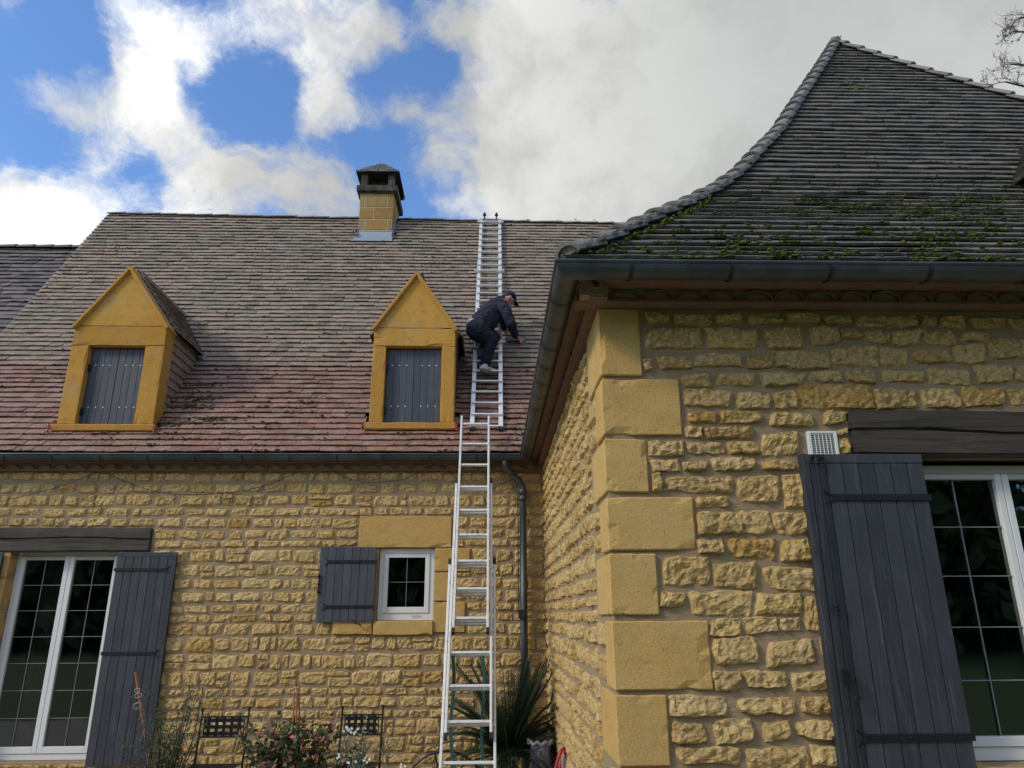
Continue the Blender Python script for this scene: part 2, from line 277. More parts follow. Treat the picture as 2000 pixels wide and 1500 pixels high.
# ------------------------------------------------------------------ mesh helpers
class MB:
    def __init__(s): s.v = []; s.f = []; s.a = []; s.z = []; s.m = []
    def face(s, idx, a=.5, z=0., m=0): s.f.append(idx); s.a.append(a); s.z.append(z); s.m.append(m)
    def poly(s, pts, a=.5, z=0., m=0):
        b = len(s.v); s.v += [tuple(p) for p in pts]; s.face(tuple(range(b, b+len(pts))), a, z, m)
    def hexa(s, p, a=.5, z=0., m=0, skip=()):      # p: 8 points, 0-3 one side (ccw from outside), 4-7 other
        b = len(s.v); s.v += [tuple(q) for q in p]
        for k, f in enumerate(((3, 2, 1, 0), (4, 5, 6, 7), (0, 1, 5, 4), (1, 2, 6, 5), (2, 3, 7, 6), (3, 0, 4, 7))):
            if k not in skip: s.face(tuple(b+i for i in f), a, z, m)
    def box(s, x0, x1, y0, y1, z0, z1, a=.5, z=0., m=0):
        s.hexa([(x0, y0, z0), (x1, y0, z0), (x1, y1, z0), (x0, y1, z0), (x0, y0, z1), (x1, y0, z1), (x1, y1, z1), (x0, y1, z1)], a, z, m)
    def bar(s, p0, p1, w, h, up=Vector((0, 0, 1)), a=.5, m=0):
        p0, p1 = Vector(p0), Vector(p1); d = (p1-p0).normalized(); r = d.cross(Vector(up)).normalized(); u = r.cross(d)
        q = []
        for P in (p0, p1):
            for i, j in ((-1, -1), (1, -1), (1, 1), (-1, 1)): q.append(P+r*(i*w/2)+u*(j*h/2))
        s.hexa(q, a, 0, m)
    def tube(s, pts, r, seg=8, a=.5, m=0, caps=True):
        pts = [Vector(p) for p in pts]; rs = r if isinstance(r, (list, tuple)) else [r]*len(pts)
        ref = None; b0 = len(s.v)
        for i, p in enumerate(pts):
            d = (pts[min(i+1, len(pts)-1)]-pts[max(i-1, 0)]).normalized()
            if ref is None: ref = Vector((0, 0, 1)) if abs(d.z) < .9 else Vector((1, 0, 0))
            x = d.cross(ref).normalized(); y = x.cross(d); ref = y
            for k in range(seg):
                t = 2*math.pi*k/seg; s.v.append(tuple(p+x*(math.cos(t)*rs[i])+y*(math.sin(t)*rs[i])))
        for i in range(len(pts)-1):
            for k in range(seg):
                k2 = (k+1) % seg; s.face((b0+i*seg+k, b0+i*seg+k2, b0+(i+1)*seg+k2, b0+(i+1)*seg+k), a, 0, m)
        if caps:
            s.face(tuple(b0+k for k in reversed(range(seg))), a, 0, m); s.face(tuple(b0+(len(pts)-1)*seg+k for k in range(seg)), a, 0, m)
    def lathe(s, c, prof, seg=20, a=.5, m=0, wav=None):
        b = len(s.v)
        for (r, z) in prof:
            for k in range(seg):
                t = 2*math.pi*k/seg; q = 1+(wav(t, z) if wav else 0); s.v.append((c[0]+r*q*math.cos(t), c[1]+r*q*math.sin(t), c[2]+z))
        for i in range(len(prof)-1):
            for k in range(seg):
                k2 = (k+1) % seg; s.face((b+i*seg+k, b+i*seg+k2, b+(i+1)*seg+k2, b+(i+1)*seg+k), a, 0, m)
    def ball(s, c, r, a=.5, m=0, jit=0., rg=None, sc=(1, 1, 1)):
        b = len(s.v); c = Vector(c); g = rg or rnd
        for q in ICO_V:
            k = r*(1+jit*(g.random()-.5)); s.v.append((c.x+q[0]*k*sc[0], c.y+q[1]*k*sc[1], c.z+q[2]*k*sc[2]))
        for f in ICO_F: s.face(tuple(b+i for i in f), a, 0, m)
    def leaf(s, p, d, nrm, L, w, a=.5, m=0):
        p, d = Vector(p), Vector(d); sd = d.cross(nrm)
        if sd.length < 1e-5: sd = Vector((1, 0, 0))
        sd.normalize(); up = sd.cross(d).normalized()
        s.poly([p, p+d*(L*.45)+sd*(w/2)+up*(w*.12), p+d*L, p+d*(L*.45)-sd*(w/2)+up*(w*.12)], a, 0, m)
    def build(s, name, mats, parent=None, smooth=False, bevel=0., label=None):
        me = bpy.data.meshes.new(name); me.from_pydata(s.v, [], s.f)
        if isinstance(mats, str): mats = [mats]
        for q in mats: me.materials.append(MATS[q])
        if len(mats) > 1: me.polygons.foreach_set('material_index', s.m)
        for nm, data in (('rnd', s.a), ('zone', s.z)):
            at = me.attributes.new(nm, 'FLOAT', 'FACE'); at.data.foreach_set('value', data)
        if smooth: me.polygons.foreach_set('use_smooth', [True]*len(s.f))
        me.update(); o = bpy.data.objects.new(name, me); C.objects.link(o)
        if parent: 
            o.parent = parent; par = parent; off = Vector((0, 0, 0))
            while par: off += par.location; par = par.parent
            o.location = -off
        if bevel: 
            bm = o.modifiers.new('bevel', 'BEVEL'); bm.width = bevel; bm.segments = 2; bm.limit_method = 'ANGLE'; bm.angle_limit = R_(40)
        if label: o['label'] = label
        return o
_bm = bmesh.new(); bmesh.ops.create_icosphere(_bm, subdivisions=1, radius=1); ICO_V = [tuple(v.co) for v in _bm.verts]; ICO_F = [tuple(v.index for v in f.verts) for f in _bm.faces]; _bm.free()
def empty(name, loc, label, cat, group=None):
    o = bpy.data.objects.new(name, None); C.objects.link(o); o.location = loc; o.empty_display_size = .1
    o['label'] = label; o['category'] = cat
    if group: o['group'] = group
    return o
def tag(o, label=None, cat=None, group=None, kind=None):
    for k, v in (('label', label), ('category', cat), ('group', group), ('kind', kind)):
        if v: o[k] = v
    return o
# ------------------------------------------------------------------ stone work
def stone(mb, fr, u0, u1, v0, v1, H=.035, nx=9, ny=7, rg=rnd, rough=1., rndv=None):
    """one split-faced stone; fr = (origin, udir, vdir, normal)"""
    O, U, V, Nn = fr; w, h = u1-u0, v1-v0; cu, cv = (u0+u1)/2, (v0+v1)/2
    jc = [(rg.uniform(-.07, .07)*w if i % 2 == 0 else 0, rg.uniform(-.10, .10)*h) for i in range(4)]
    jx = [min(.03, .10*w)*rg.uniform(-1, .6) for _ in range(4)]; jy = [min(.022, .14*h)*rg.uniform(-1, .5) for _ in range(4)]
    planes = [(rg.uniform(.6, 1.15), rg.uniform(-.30, .30), rg.uniform(-.55, .55)) for _ in range(4)]
    seed = Vector((rg.uniform(0, 99), rg.uniform(0, 99), rg.uniform(0, 99))); rv = rg.random() if rndv is None else rndv
    kr = rg.uniform(.02, .15); H = H*rg.uniform(.7, 1.2); b = len(mb.v)
    for j in range(ny+1):
        for i in range(nx+1):
            a, c = -1+2*i/nx, -1+2*j/ny
            a = math.copysign(abs(a)**.8, a) if nx > 5 else a; c = math.copysign(abs(c)**.8, c) if ny > 5 else c
            x = a*math.sqrt(1-kr*c*c); y = c*math.sqrt(1-kr*a*a)
            s, t = (a+1)/2, (c+1)/2
            ox = (jx[0]*(1-s)*(1-t)-jx[1]*s*(1-t)-jx[2]*s*t+jx[3]*(1-s)*t)*-1
            oy = (jy[0]*(1-s)*(1-t)+jy[1]*s*(1-t)-jy[2]*s*t-jy[3]*(1-s)*t)*-1
            pu = cu+x*w/2+ox; pv = cv+y*h/2+oy
            q = Vector((pu*9, pv*9, 0))+seed
            e = max(abs(a), abs(c))
            nv = noise.noise_vector(q*1.6); n5 = noise.noise_vector(q*5); pu += (nv.x*.013+n5.x*.006)*e; pv += (nv.y*.013+n5.y*.006)*e
            ed = 1-e
            prof = min(1, ed/.16)**.6 if ed > 0 else 0
            pl = min(k0+k1*a+k2*c for k0, k1, k2 in planes)
            hh = H*max(.25, pl)*prof+rough*prof*(.012*noise.noise(q*3)+.008*abs(noise.noise(q*7)))
            if e > .999: hh = -.004
            mb.v.append(tuple(O+U*pu+V*pv+Nn*hh))
    for j in range(ny):
        for i in range(nx):
            k = b+j*(nx+1)+i; mb.face((k, k+1, k+nx+2, k+nx+1), rv)
def courses(mb, fr, u0, u1, v0, v1, blocks, seed, hr=(.085, .19), wr=(.13, .40), gap=.022, nx=7, ny=5, H=.03, rough=1.):
    rg = random.Random(seed); v = v0
    while v < v1-.04:
        h = rg.uniform(*hr)
        if v+h > v1: h = v1-v
        edges = sorted({u0, u1}|{x for b in blocks for x in b[:2] if u0 < x < u1 and b[2] < v+h and b[3] > v}); iv = []
        for p, q in zip(edges, edges[1:]):
            lo, hi = v, v+h; m_ = (p+q)/2
            for (a, b, c, d) in blocks:
                if a < m_ < b and c < hi and d > lo:
                    if c <= lo+.02 and d >= hi-.02: lo = hi
                    elif hi-d > c-lo: lo = max(lo, d)
                    else: hi = min(hi, c)
            if hi-lo < .045: continue
            if iv and abs(iv[-1][1]-p) < 1e-6 and abs(iv[-1][2]-lo) < .001 and abs(iv[-1][3]-hi) < .001: iv[-1] = (iv[-1][0], q, lo, hi)
            else: iv.append((p, q, lo, hi))
        for (p, q, lo, hi) in iv:
            if q-p < .06: continue
            u = p; hh = hi-lo
            while u < q-.05:
                w = rg.uniform(*wr)*(1 if hh > .1 else .85)
                if rg.random() < .12: w *= .5
                if q-(u+w) < .12: w = q-u
                g = gap*rg.uniform(.6, 1.5); dv = .016*noise.noise(Vector((u*1.5, lo*3, seed))) if hh > h-.01 else 0
                if hh > .15 and rg.random() < .2:
                    m = hh*rg.uniform(.4, .6)
                    stone(mb, fr, u+g/2, u+w-g/2, lo+g/2+dv, lo+m-g/3+dv, H, nx, ny, rg, rough); stone(mb, fr, u+g/2, u+w-g/2, lo+m+g/3+dv, hi-g/2+dv, H, nx, ny, rg, rough)
                else:
                    stone(mb, fr, u+g/2, u+w-g/2, lo+g/2+dv+rg.uniform(0, .008), hi-g/2+dv-rg.uniform(0, .008), H, nx, ny, rg, rough)
                u += w
        v += h
def sheet(mb, fr, u0, u1, v0, v1, holes, m=0, step=.25):
    O, U, V, Nn = fr; us = sorted({u0, u1}|{x for h in holes for x in h[:2] if u0 < x < u1}); vs = sorted({v0, v1}|{x for h in holes for x in h[2:] if v0 < x < v1})
    for a, b in zip(us, us[1:]):
        for c, d in zip(vs, vs[1:]):
            cu, cv = (a+b)/2, (c+d)/2
            if any(h[0] < cu < h[1] and h[2] < cv < h[3] for h in holes): continue
            mb.poly([O+U*a+V*c, O+U*b+V*c, O+U*b+V*d, O+U*a+V*d], .5, 0, m)
def block(name, fr, u0, u1, v0, v1, depth, proud, mt, parent, seed=0, label=None, bevel=.008, side=None):
    """a dressed block: subdivided faces, worn edges"""
    rg = random.Random(seed); O, U, V, Nn = fr; bm = bmesh.new(); bmesh.ops.create_cube(bm, size=1)
    for v in bm.verts: v.co = Vector((u0+(v.co.x+.5)*(u1-u0), v0+(v.co.y+.5)*(v1-v0), proud if v.co.z > 0 else -depth))
    bmesh.ops.bevel(bm, geom=bm.edges[:], offset=bevel, segments=1, affect='EDGES')
    bmesh.ops.subdivide_edges(bm, edges=[e for e in bm.edges if e.calc_length() > .05], cuts=7, use_grid_fill=True)
    sd = Vector((rg.random()*50, rg.random()*50, rg.random()*50))
    for v in bm.verts:
        q = v.co*7+sd; nv = noise.noise_vector(q)
        ex = min(v.co.x-u0, u1-v.co.x); ey = min(v.co.y-v0, v1-v.co.y); chip = max(0, noise.noise(v.co*11+sd)-.18)*.035 if min(ex, ey) < .02 else 0
        v.co += Vector((nv.x*.004, nv.y*.004, nv.z*.003-(chip if v.co.z > -.01 else 0))); v.co.y += chip*.4*(1 if v.co.y < (v0+v1)/2 else -1)
    for v in bm.verts: p = v.co.copy(); v.co = O+U*p.x+V*p.y+Nn*p.z
    bmesh.ops.recalc_face_normals(bm, faces=bm.faces[:])
    me = bpy.data.meshes.new(name); bm.to_mesh(me); bm.free(); me.materials.append(MATS[mt])
    at = me.attributes.new('rnd', 'FLOAT', 'FACE'); r = rg.random(); at.data.foreach_set('value', [r]*len(me.polygons))
    o = bpy.data.objects.new(name, me); C.objects.link(o)
    if parent: o.parent = parent
    if label: o['label'] = label
    return o
X, Yv, Z = Vector((1, 0, 0)), Vector((0, 1, 0)), Vector((0, 0, 1))
DM, DW, XW = 9.0, 4.10, .67             # main wall plane, wing front plane, wing side plane
FM = (Vector((0, DM, 0)), X, Z, -Yv); FW = (Vector((0, DW, 0)), X, Z, -Yv); FS = (Vector((XW, 0, 0)), -Yv, Z, -X)   # side wall u = -y
house = empty('stone_house', (0, 0, 0), 'long stone house with steep brown tiled roof, two dormers and a chimney', 'house')
pav = empty('stone_pavilion', (0, 0, 0), 'nearer stone wing with dark mossy hipped roof and pale corner blocks', 'house')
barn = empty('stone_barn', (0, 0, 0), 'lower neighbouring building with violet tiled roof beyond the left gable edge', 'building')
# ---- openings on main wall
a, b = PY(33, 1080, DM), PY(230, 1078, DM)
DO = (a.x-.06, b.x+.02, -.02, 2.27)          # french door opening
w0, w1 = PY(742, 1070, DM), PY(845, 1212, DM)
WO = (w0.x-.005, w1.x+.005, w1.z, w0.z)     # small window opening
mainw = MB()
sheet(mainw, FM, -12, XW+.02, GZ-.1, 3.45, [DO, WO])
for (p, q, r, s) in (DO, WO):                 # reveals
    for x, flip in ((p, 0), (q, 1)):
        pts = [Vector((x, DM, r)), Vector((x, DM+.2, r)), Vector((x, DM+.2, s)), Vector((x, DM, s))]
        mainw.poly(pts if not flip else pts[::-1])
    mainw.poly([(p, DM, s), (p, DM+.2, s), (q, DM+.2, s), (q, DM, s)]); mainw.poly([(p, DM, r), (q, DM, r), (q, DM+.2, r), (p, DM+.2, r)])
wall = mainw.build('wall', 'mortar', house)
L1 = PY(0, 1032, DM); L2 = PY(300, 1031, DM); L3 = PY(297, 1077, DM)
lint = (-7.2, L2.x, L3.z, L2.z)
def rectpx(x0, y0, x1, y1, D): p, q, r, s = PY(x0, y0, D), PY(x1, y1, D), PY(x1, y0, D), PY(x0, y1, D); return ((p.x+s.x)/2, (q.x+r.x)/2, (s.z+q.z)/2, (p.z+r.z)/2)
SL = rectpx(702, 1009, 882, 1070, DM); 
jambs = [rectpx(847, 1071, 918, 1116, DM), rectpx(847, 1118, 885, 1174, DM), rectpx(846, 1176, 908, 1235, DM)]
sills = [rectpx(730, 1213, 838, 1240, DM), rectpx(651, 1213, 727, 1239, DM)]
sills[0] = (WO[0]-.02, WO[1]+.0, sills[0][2], WO[2]); jambs = [(WO[1]+.004, j[1], j[2], j[3]) for j in jambs]; SL = (SL[0], SL[1], WO[3], SL[3])
djl = [(DO[0]-.30, DO[0], 1.96, 2.25), (DO[0]-.42, DO[0], 1.60, 1.95), (DO[0]-.30, DO[0], 1.05, 1.59), (DO[0]-.42, DO[0], .5, 1.04), (DO[0]-.3, DO[0], GZ, .49)]
shl = [(DO[1]-.02, DO[1]+.28, 0, 2.25)]
st = MB()
blocks = [DO, WO, lint, SL, *jambs, *sills, *djl]
blocks = [(q[0]-.015, q[1]+.015, q[2]-.006, q[3]+.006) for q in blocks]
courses(st, FM, -7.6, XW+.0, GZ, 3.24, blocks, 11, (.095, .195), (.14, .36), gap=.010, nx=9, ny=6, H=.024, rough=1.3)
st.build('rubble', 'rubble_stone', wall, smooth=False)
for i, q in enumerate([SL, *jambs, *sills]): block('dressed_stone', FM, *q, .1, .028 if i < 4 else .05, 'ashlar', house, 100+i, bevel=.006)
for i, q in enumerate(djl): block('jamb_stone', FM, *q, .2, .02, 'ashlar', house, 140+i, bevel=.006)
def beam(name, x0, x1, z0, z1, D, parent, seed):
    bm = bmesh.new(); bmesh.ops.create_cube(bm, size=1)
    for v in bm.verts: v.co = Vector((x0+(v.co.x+.5)*(x1-x0), D-.035+(v.co.y+.5)*.2, z0+(v.co.z+.5)*(z1-z0)))
    bmesh.ops.bevel(bm, geom=bm.edges[:], offset=.012, segments=2, affect='EDGES')
    bmesh.ops.subdivide_edges(bm, edges=[e for e in bm.edges if e.calc_length() > .15], cuts=30, use_grid_fill=True)
    for v in bm.verts:
        c = v.co; nv = noise.noise_vector(Vector((c.x*1.2+seed, c.y*6, c.z*9))); c.z += nv.z*.010; c.y += nv.y*.008
        cz = z0+(z1-z0)*(.55+.12*noise.noise(Vector((c.x*1.1, seed, 0))))           # long drying crack
        if c.y < D-.02 and abs(c.z-cz) < .007: c.y += .02
    me = bpy.data.meshes.new(name); bm.to_mesh(me); bm.free(); me.materials.append(MATS['old_beam'])
    o = bpy.data.objects.new(name, me); C.objects.link(o); o.parent = parent
    cr = MB(); n_ = 60; L = (x1-x0)-.1; pts = []
    for k in range(n_+1):
        x = x0+.05+L*k/n_; pts.append((x, D-.0425, z0+(z1-z0)*(.52+.10*math.sin(x*2.1+seed)+.05*noise.noise(Vector((x*6, seed, 1)))), .0008+.0035*max(0, noise.noise(Vector((x*2.5, seed, 4)))+.25)))
    for k in range(n_):
        a, b = pts[k], pts[k+1]; cr.poly([(a[0], a[1], a[2]-a[3]), (b[0], b[1], b[2]-b[3]), (b[0], b[1], b[2]+b[3]), (a[0], a[1], a[2]+a[3])])
    cr.build('crack', 'dark_hole', o)
    return o
beam('lintel_beam', *lint[:2], lint[2], lint[3], DM, house, 3)
# ---- glazed openings
def window(parent, x0, x1, z0, z1, D, leaves, rows, cols, fw=.07, name='window', depth=.6, top_mat='pvc', handle=True):
    fm = MB(); y0, y1 = D, D+.07
    fm.box(x0, x0+fw*.6, y0, y1, z0, z1); fm.box(x1-fw*.6, x1, y0, y1, z0, z1)
    fm.box(x0+fw*.6, x1-fw*.6, y0, y1, z1-fw*.7, z1, m=1); fm.box(x0+fw*.6, x1-fw*.6, y0, y1, z0, z0+fw*.9)
    f = fm.build(name, ['pvc', top_mat], parent, bevel=.004)
    iw = (x1-x0-fw*1.2)/leaves
    for k in range(leaves):
        a, b = x0+fw*.6+k*iw+.002, x0+fw*.6+(k+1)*iw-.002; c, d = z0+fw*.9+.002, z1-fw*.7-.002; lf = MB(); s = .055 if D > 6 else .040; yf = y0-.012
        lf.box(a, a+s, yf, y1-.02, c, d); lf.box(b-s, b, yf, y1-.02, c, d); lf.box(a+s, b-s, yf, y1-.02, c, c+s*1.25); lf.box(a+s, b-s, yf, y1-.02, d-s*.8, d, m=1)
        leaf = lf.build('sash', ['pvc', top_mat], f, bevel=.004)
        ga = MB(); ga.poly([(a+s, y0+.02, c+s), (b-s, y0+.02, c+s), (b-s, y0+.02, d-s*.8), (a+s, y0+.02, d-s*.8)]); ga.build('pane', 'glass', f)
        mu = MB(); W_, H_ = b-s-(a+s), d-s*.8-(c+s*1.25)
        for i in range(1, cols): mu.box(a+s+W_*i/cols-.003, a+s+W_*i/cols+.003, y0+.008, y0+.016, c+s, d-s*.8)
        for j in range(1, rows): mu.box(a+s, b-s, y0+.0085, y0+.0165, c+s*1.25+H_*j/rows-.003, c+s*1.25+H_*j/rows+.003)
        mu.build('muntin', 'muntin', f)
    return f
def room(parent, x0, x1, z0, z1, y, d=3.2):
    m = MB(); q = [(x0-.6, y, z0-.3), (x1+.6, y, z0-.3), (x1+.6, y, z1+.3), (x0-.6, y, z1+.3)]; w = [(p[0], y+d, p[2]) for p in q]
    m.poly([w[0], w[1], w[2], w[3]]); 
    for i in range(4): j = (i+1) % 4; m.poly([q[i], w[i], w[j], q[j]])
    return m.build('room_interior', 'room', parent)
window(house, DO[0]+.004, DO[1]-.004, DO[2]+.004, DO[3]-.004, DM+.13, 2, 7, 2, .075, 'french_door', top_mat='pvc_beige')
window(house, WO[0]+.004, WO[1]-.004, WO[2]+.004, WO[3]-.004, DM+.05, 1, 2, 2, .09)
room(house, DO[0], DO[1], DO[2], DO[3], DM+.21); room(house, WO[0], WO[1], WO[2], WO[3], DM+.21)
cu = MB()
for k in range(14):
    xx = DO[0]+.22+k*.022; cu.hexa([(xx, DM+.35+.02*(k % 2), .05), (xx+.022, DM+.35+.02*((k+1) % 2), .05), (xx+.022, DM+.37+.02*((k+1) % 2), .05), (xx, DM+.37+.02*(k % 2), .05),
        (xx+.03, DM+.35+.02*(k % 2), 2.2), (xx+.052, DM+.35+.02*((k+1) % 2), 2.2), (xx+.052, DM+.37+.02*((k+1) % 2), 2.2), (xx+.03, DM+.37+.02*(k % 2), 2.2)])
cu.build('curtain', 'curtain', house)
vb = MB(); vb.box(-.95, -.83, DM+.036, DM+.04, WO[2]+.05, WO[2]+.056); vb.build('drain_cap', 'muntin', house)
# ---- shutters
def shutter(parent, x0, x1, z0, z1, y, nb, mt, strap_z, tail, name='shutter', tw=.032, frame=True, label=None, seed=0, rod=None):
    """boards, ledge at the top and bottom, strap hinges whose forked tails point to `tail` (+1 right, -1 left)"""
    rg = random.Random(seed); m = MB(); bw = (x1-x0)/nb; t = .055 if frame else 0
    m.box(x0+.004, x1-.004, y+.006, y+tw, z0+.004, z1-.004, .3)
    for k in range(nb):
        a, b = x0+k*bw+.003, x0+(k+1)*bw-.003
        m.box(a, b, y+rg.uniform(-.001, .001), y+.02, z0, z1-t, rg.random())
    if frame: m.box(x0, x1, y-.0015, y+.02, z1-t+.003, z1, rg.random())
    s = m.build(name, mt, parent, bevel=.0025, label=label)
    for sz in strap_z:
        h = MB(); e = x1-.05*(1 if tail > 0 else 0)-(.04 if tail > 0 else 0); a0, a1 = (x0-.01, x1-.13) if tail > 0 else (x0+.13, x1+.01)
        h.box(a0, a1, y-.010, y-.0025, sz-.018, sz+.018); ex = a1 if tail > 0 else a0
        for sg in (1, -1):
            pr = None
            for q in range(6):
                u = q/5; c = Vector((ex+tail*.07*u, y-.0065, sz+sg*(.008+.034*u*u))); wd = .009*(1-u)+.002
                if pr is not None:
                    h.hexa([pr[0]+Vector((0, -.003, -pr[1])), c+Vector((0, -.003, -wd)), c+Vector((0, .003, -wd)), pr[0]+Vector((0, .003, -pr[1])), pr[0]+Vector((0, -.003, pr[1])), c+Vector((0, -.003, wd)), c+Vector((0, .003, wd)), pr[0]+Vector((0, .003, pr[1]))])
                pr = (c, wd)
        for q in range(4): h.ball((a0+(a1-a0)*(q+.5)/4, y-.010, sz), .008)
        h.build('strap_hinge', 'iron', s)
    return s
s0, s1 = PY(231, 1079, DM-.06), PY(347, 1079, DM-.06)
shutter(house, s0.x, s1.x, -.05, s0.z, DM-.07, 7, 'shutter_paint', (s0.z-.20, s0.z-1.13), 1, label='tall grey shutter right of the left glazed door', seed=1)
s2 = PY(8, 1078, DM-.06)
shutter(house, s2.x-.70, s2.x, -.05, s0.z, DM-.07, 7, 'shutter_paint', (s0.z-.20, s0.z-1.13), -1, label='grey shutter cut by the left edge of the photo', seed=2)
q0, q1 = PY(630, 1069, DM-.06), PY(736, 1069, DM-.06); q2 = PY(625, 1215, DM-.06)
ss = shutter(house, q0.x-.02, q1.x, q2.z, q0.z, DM-.07, 7, 'shutter_paint_blue', (q0.z-.17, q2.z+.17), -1, label='small square grey shutter beside the little window', frame=False, seed=3)
lt = MB(); lt.bar((q0.x-.01, DM-.085, (q0.z+q2.z)/2-.11), (q0.x-.01, DM-.085, (q0.z+q2.z)/2+.11), .012, .012, up=X)
for dz in (-.09, 0, .09): lt.lathe((q0.x-.01, DM-.085, (q0.z+q2.z)/2+dz-.01), [(.001, 0), (.024, .01), (.001, .02)], 8)
lt.build('latch', 'iron', ss)
sd = MB(); sd.bar((q1.x-.2, DM-.10, q2.z-.01), (q1.x-.13, DM-.10, q2.z-.035), .02, .012); sd.bar((q1.x-.24, DM-.10, q2.z+.03), (q1.x-.19, DM-.10, q2.z-.02), .02, .01); sd.build('shutter_stop', 'iron', ss)
# ------------------------------------------------------------------ wing walls
wl0 = PY(1652, 805, DW); wl1 = PY(1665, 889, DW)
WL = (wl0.x, 5.2, wl1.z, wl0.z)
hs = PY(1797, 893, DW-.06); shL = PY(1566, 888, DW-.06)
mx_ = PY(1951, 925, DW+.13).x; RO = (mx_-.63, mx_+.63, .74, WL[2])
wm = MB(); sheet(wm, FW, XW, 9.1, GZ-.1, 3.42, [RO])
for x, fl in ((RO[0], 0), (RO[1], 1)):
    pts = [Vector((x, DW, RO[2])), Vector((x, DW+.2, RO[2])), Vector((x, DW+.2, RO[3])), Vector((x, DW, RO[3]))]; wm.poly(pts if not fl else pts[::-1])
wm.poly([(RO[0], DW, RO[3]), (RO[0], DW+.2, RO[3]), (RO[1], DW+.2, RO[3]), (RO[1], DW, RO[3])]); wm.poly([(RO[0], DW, RO[2]), (RO[1], DW, RO[2]), (RO[1], DW+.2, RO[2]), (RO[0], DW+.2, RO[2])])
sheet(wm, FS, -DM, -DW, GZ-.1, 3.42, [])
wwall = wm.build('wall', 'mortar', pav)
STN = [(1264,613,1304,633),(1313,614,1385,638),(1397,615,1447,634),(1464,614,1530,633),(1538,615,1598,631),(1608,618,1659,632),(1667,619,1729,639),(1733,620,1792,641),(1800,618,1828,638),(1834,621,1885,641),(1896,623,1961,642),(1974,623,2022,647),
(1261,643,1370,685),(1378,640,1481,683),(1492,640,1568,684),(1583,641,1635,675),(1640,644,1679,661),(1685,645,1736,673),(1744,648,1796,673),(1800,645,1863,673),(1877,652,1929,669),(1930,660,2030,705),
(1258,703,1272,724),(1282,697,1348,722),(1356,691,1447,717),(1455,694,1508,719),(1512,685,1618,719),(1623,677,1716,717),(1721,678,1770,713),(1784,680,1856,712),(1861,674,1919,708),
(1329,731,1387,754),(1399,728,1475,756),(1483,728,1572,752),(1583,724,1640,745),(1646,721,1705,746),(1717,723,1810,749),(1816,721,1898,752),(1902,714,1979,749),(1984,713,2040,748),
(1337,762,1428,795),(1440,765,1501,798),(1509,765,1555,798),(1561,752,1700,799),(1706,758,1792,798),(1798,757,1873,799),(1877,757,1963,795),(1969,758,2040,790),
(1341,806,1399,823),(1407,804,1489,828),(1504,806,1591,831),(1610,804,1649,829),(1337,835,1370,853),(1375,835,1471,858),(1482,845,1559,888),(1636,838,1652,850),(1636,855,1656,888),
(1267,862,1334,889),(1343,865,1416,886),(1422,862,1480,887),(1271,899,1328,921),(1335,900,1383,920),(1394,894,1472,918),(1483,898,1544,918),(1559,900,1590,916),
(1274,926,1289,960),(1293,929,1433,961),(1441,926,1522,988),(1528,926,1598,994),(1358,972,1426,991),(1359,999,1446,1042),(1450,998,1507,1044),(1512,1005,1610,1044),
(1363,1052,1414,1082),(1424,1053,1515,1091),(1524,1056,1620,1100),(1296,1089,1382,1144),(1388,1100,1486,1150),(1494,1108,1620,1154),
(1290,1158,1336,1185),(1346,1155,1468,1202),(1475,1158,1560,1203),(1565,1166,1640,1238),(1384,1210,1449,1240),(1456,1208,1520,1237),(1525,1207,1560,1233),
(1391,1248,1486,1300),(1497,1246,1598,1301),(1606,1246,1680,1300),(1393,1309,1445,1349),(1456,1311,1530,1346),(1550,1311,1650,1351),(1304,1358,1429,1398),(1440,1360,1561,1395),(1568,1359,1650,1396),
(1315,1410,1378,1452),(1396,1406,1476,1449),(1488,1406,1541,1447),(1554,1408,1640,1441),(1317,1461,1447,1489),(1459,1461,1581,1505),(1590,1458,1680,1500)]
ws = MB(); rg = random.Random(15)
for q in STN:
    u0, u1, v0, v1 = rectpx(*q, DW)
    stone(ws, FW, u0-.009, u1+.009, v0-.006, v1+.006, .036, 18 if u1-u0 > .2 else 13, 11, rg, 1.5, rndv=.93 if q[0] == 1422 and q[1] == 862 else None)
zl = rectpx(1304, 1358, 1429, 1510, DW)[2]
courses(ws, FW, rectpx(1304, 1400, 1400, 1500, DW)[0]+.02, RO[0]-.02, GZ, zl-.01, [], 21, (.10, .16), (.18, .4), nx=9, ny=7, H=.04)
courses(ws, FW, RO[0], RO[1], GZ, RO[2]-.13, [], 22, (.10, .16), (.18, .4), nx=9, ny=7, H=.04)
courses(ws, FW, PY(2045, 700, DW).x, 9.0, GZ, 3.28, [(RO[0]-.1, RO[1]+.05, RO[2]-.1, RO[3]), (WL[0], WL[1]+.02, WL[2]-.01, WL[3]+.01)], 23, (.10, .16), (.18, .4), nx=8, ny=6, H=.04)
courses(ws, FS, -DM+.01, -DW-.62, GZ, 3.29, [], 31, (.09, .17), (.11, .28), gap=.015, nx=9, ny=7, H=.026, rough=1.5)
courses(ws, FS, -DW-.62, -DW-.05, .02, 3.29, [(-DW-.60, -DW+.1, -1, 4)], 32, (.085, .17), (.12, .34), nx=8, ny=6, H=.04)
ws.build('rubble', 'rubble_stone', wwall)
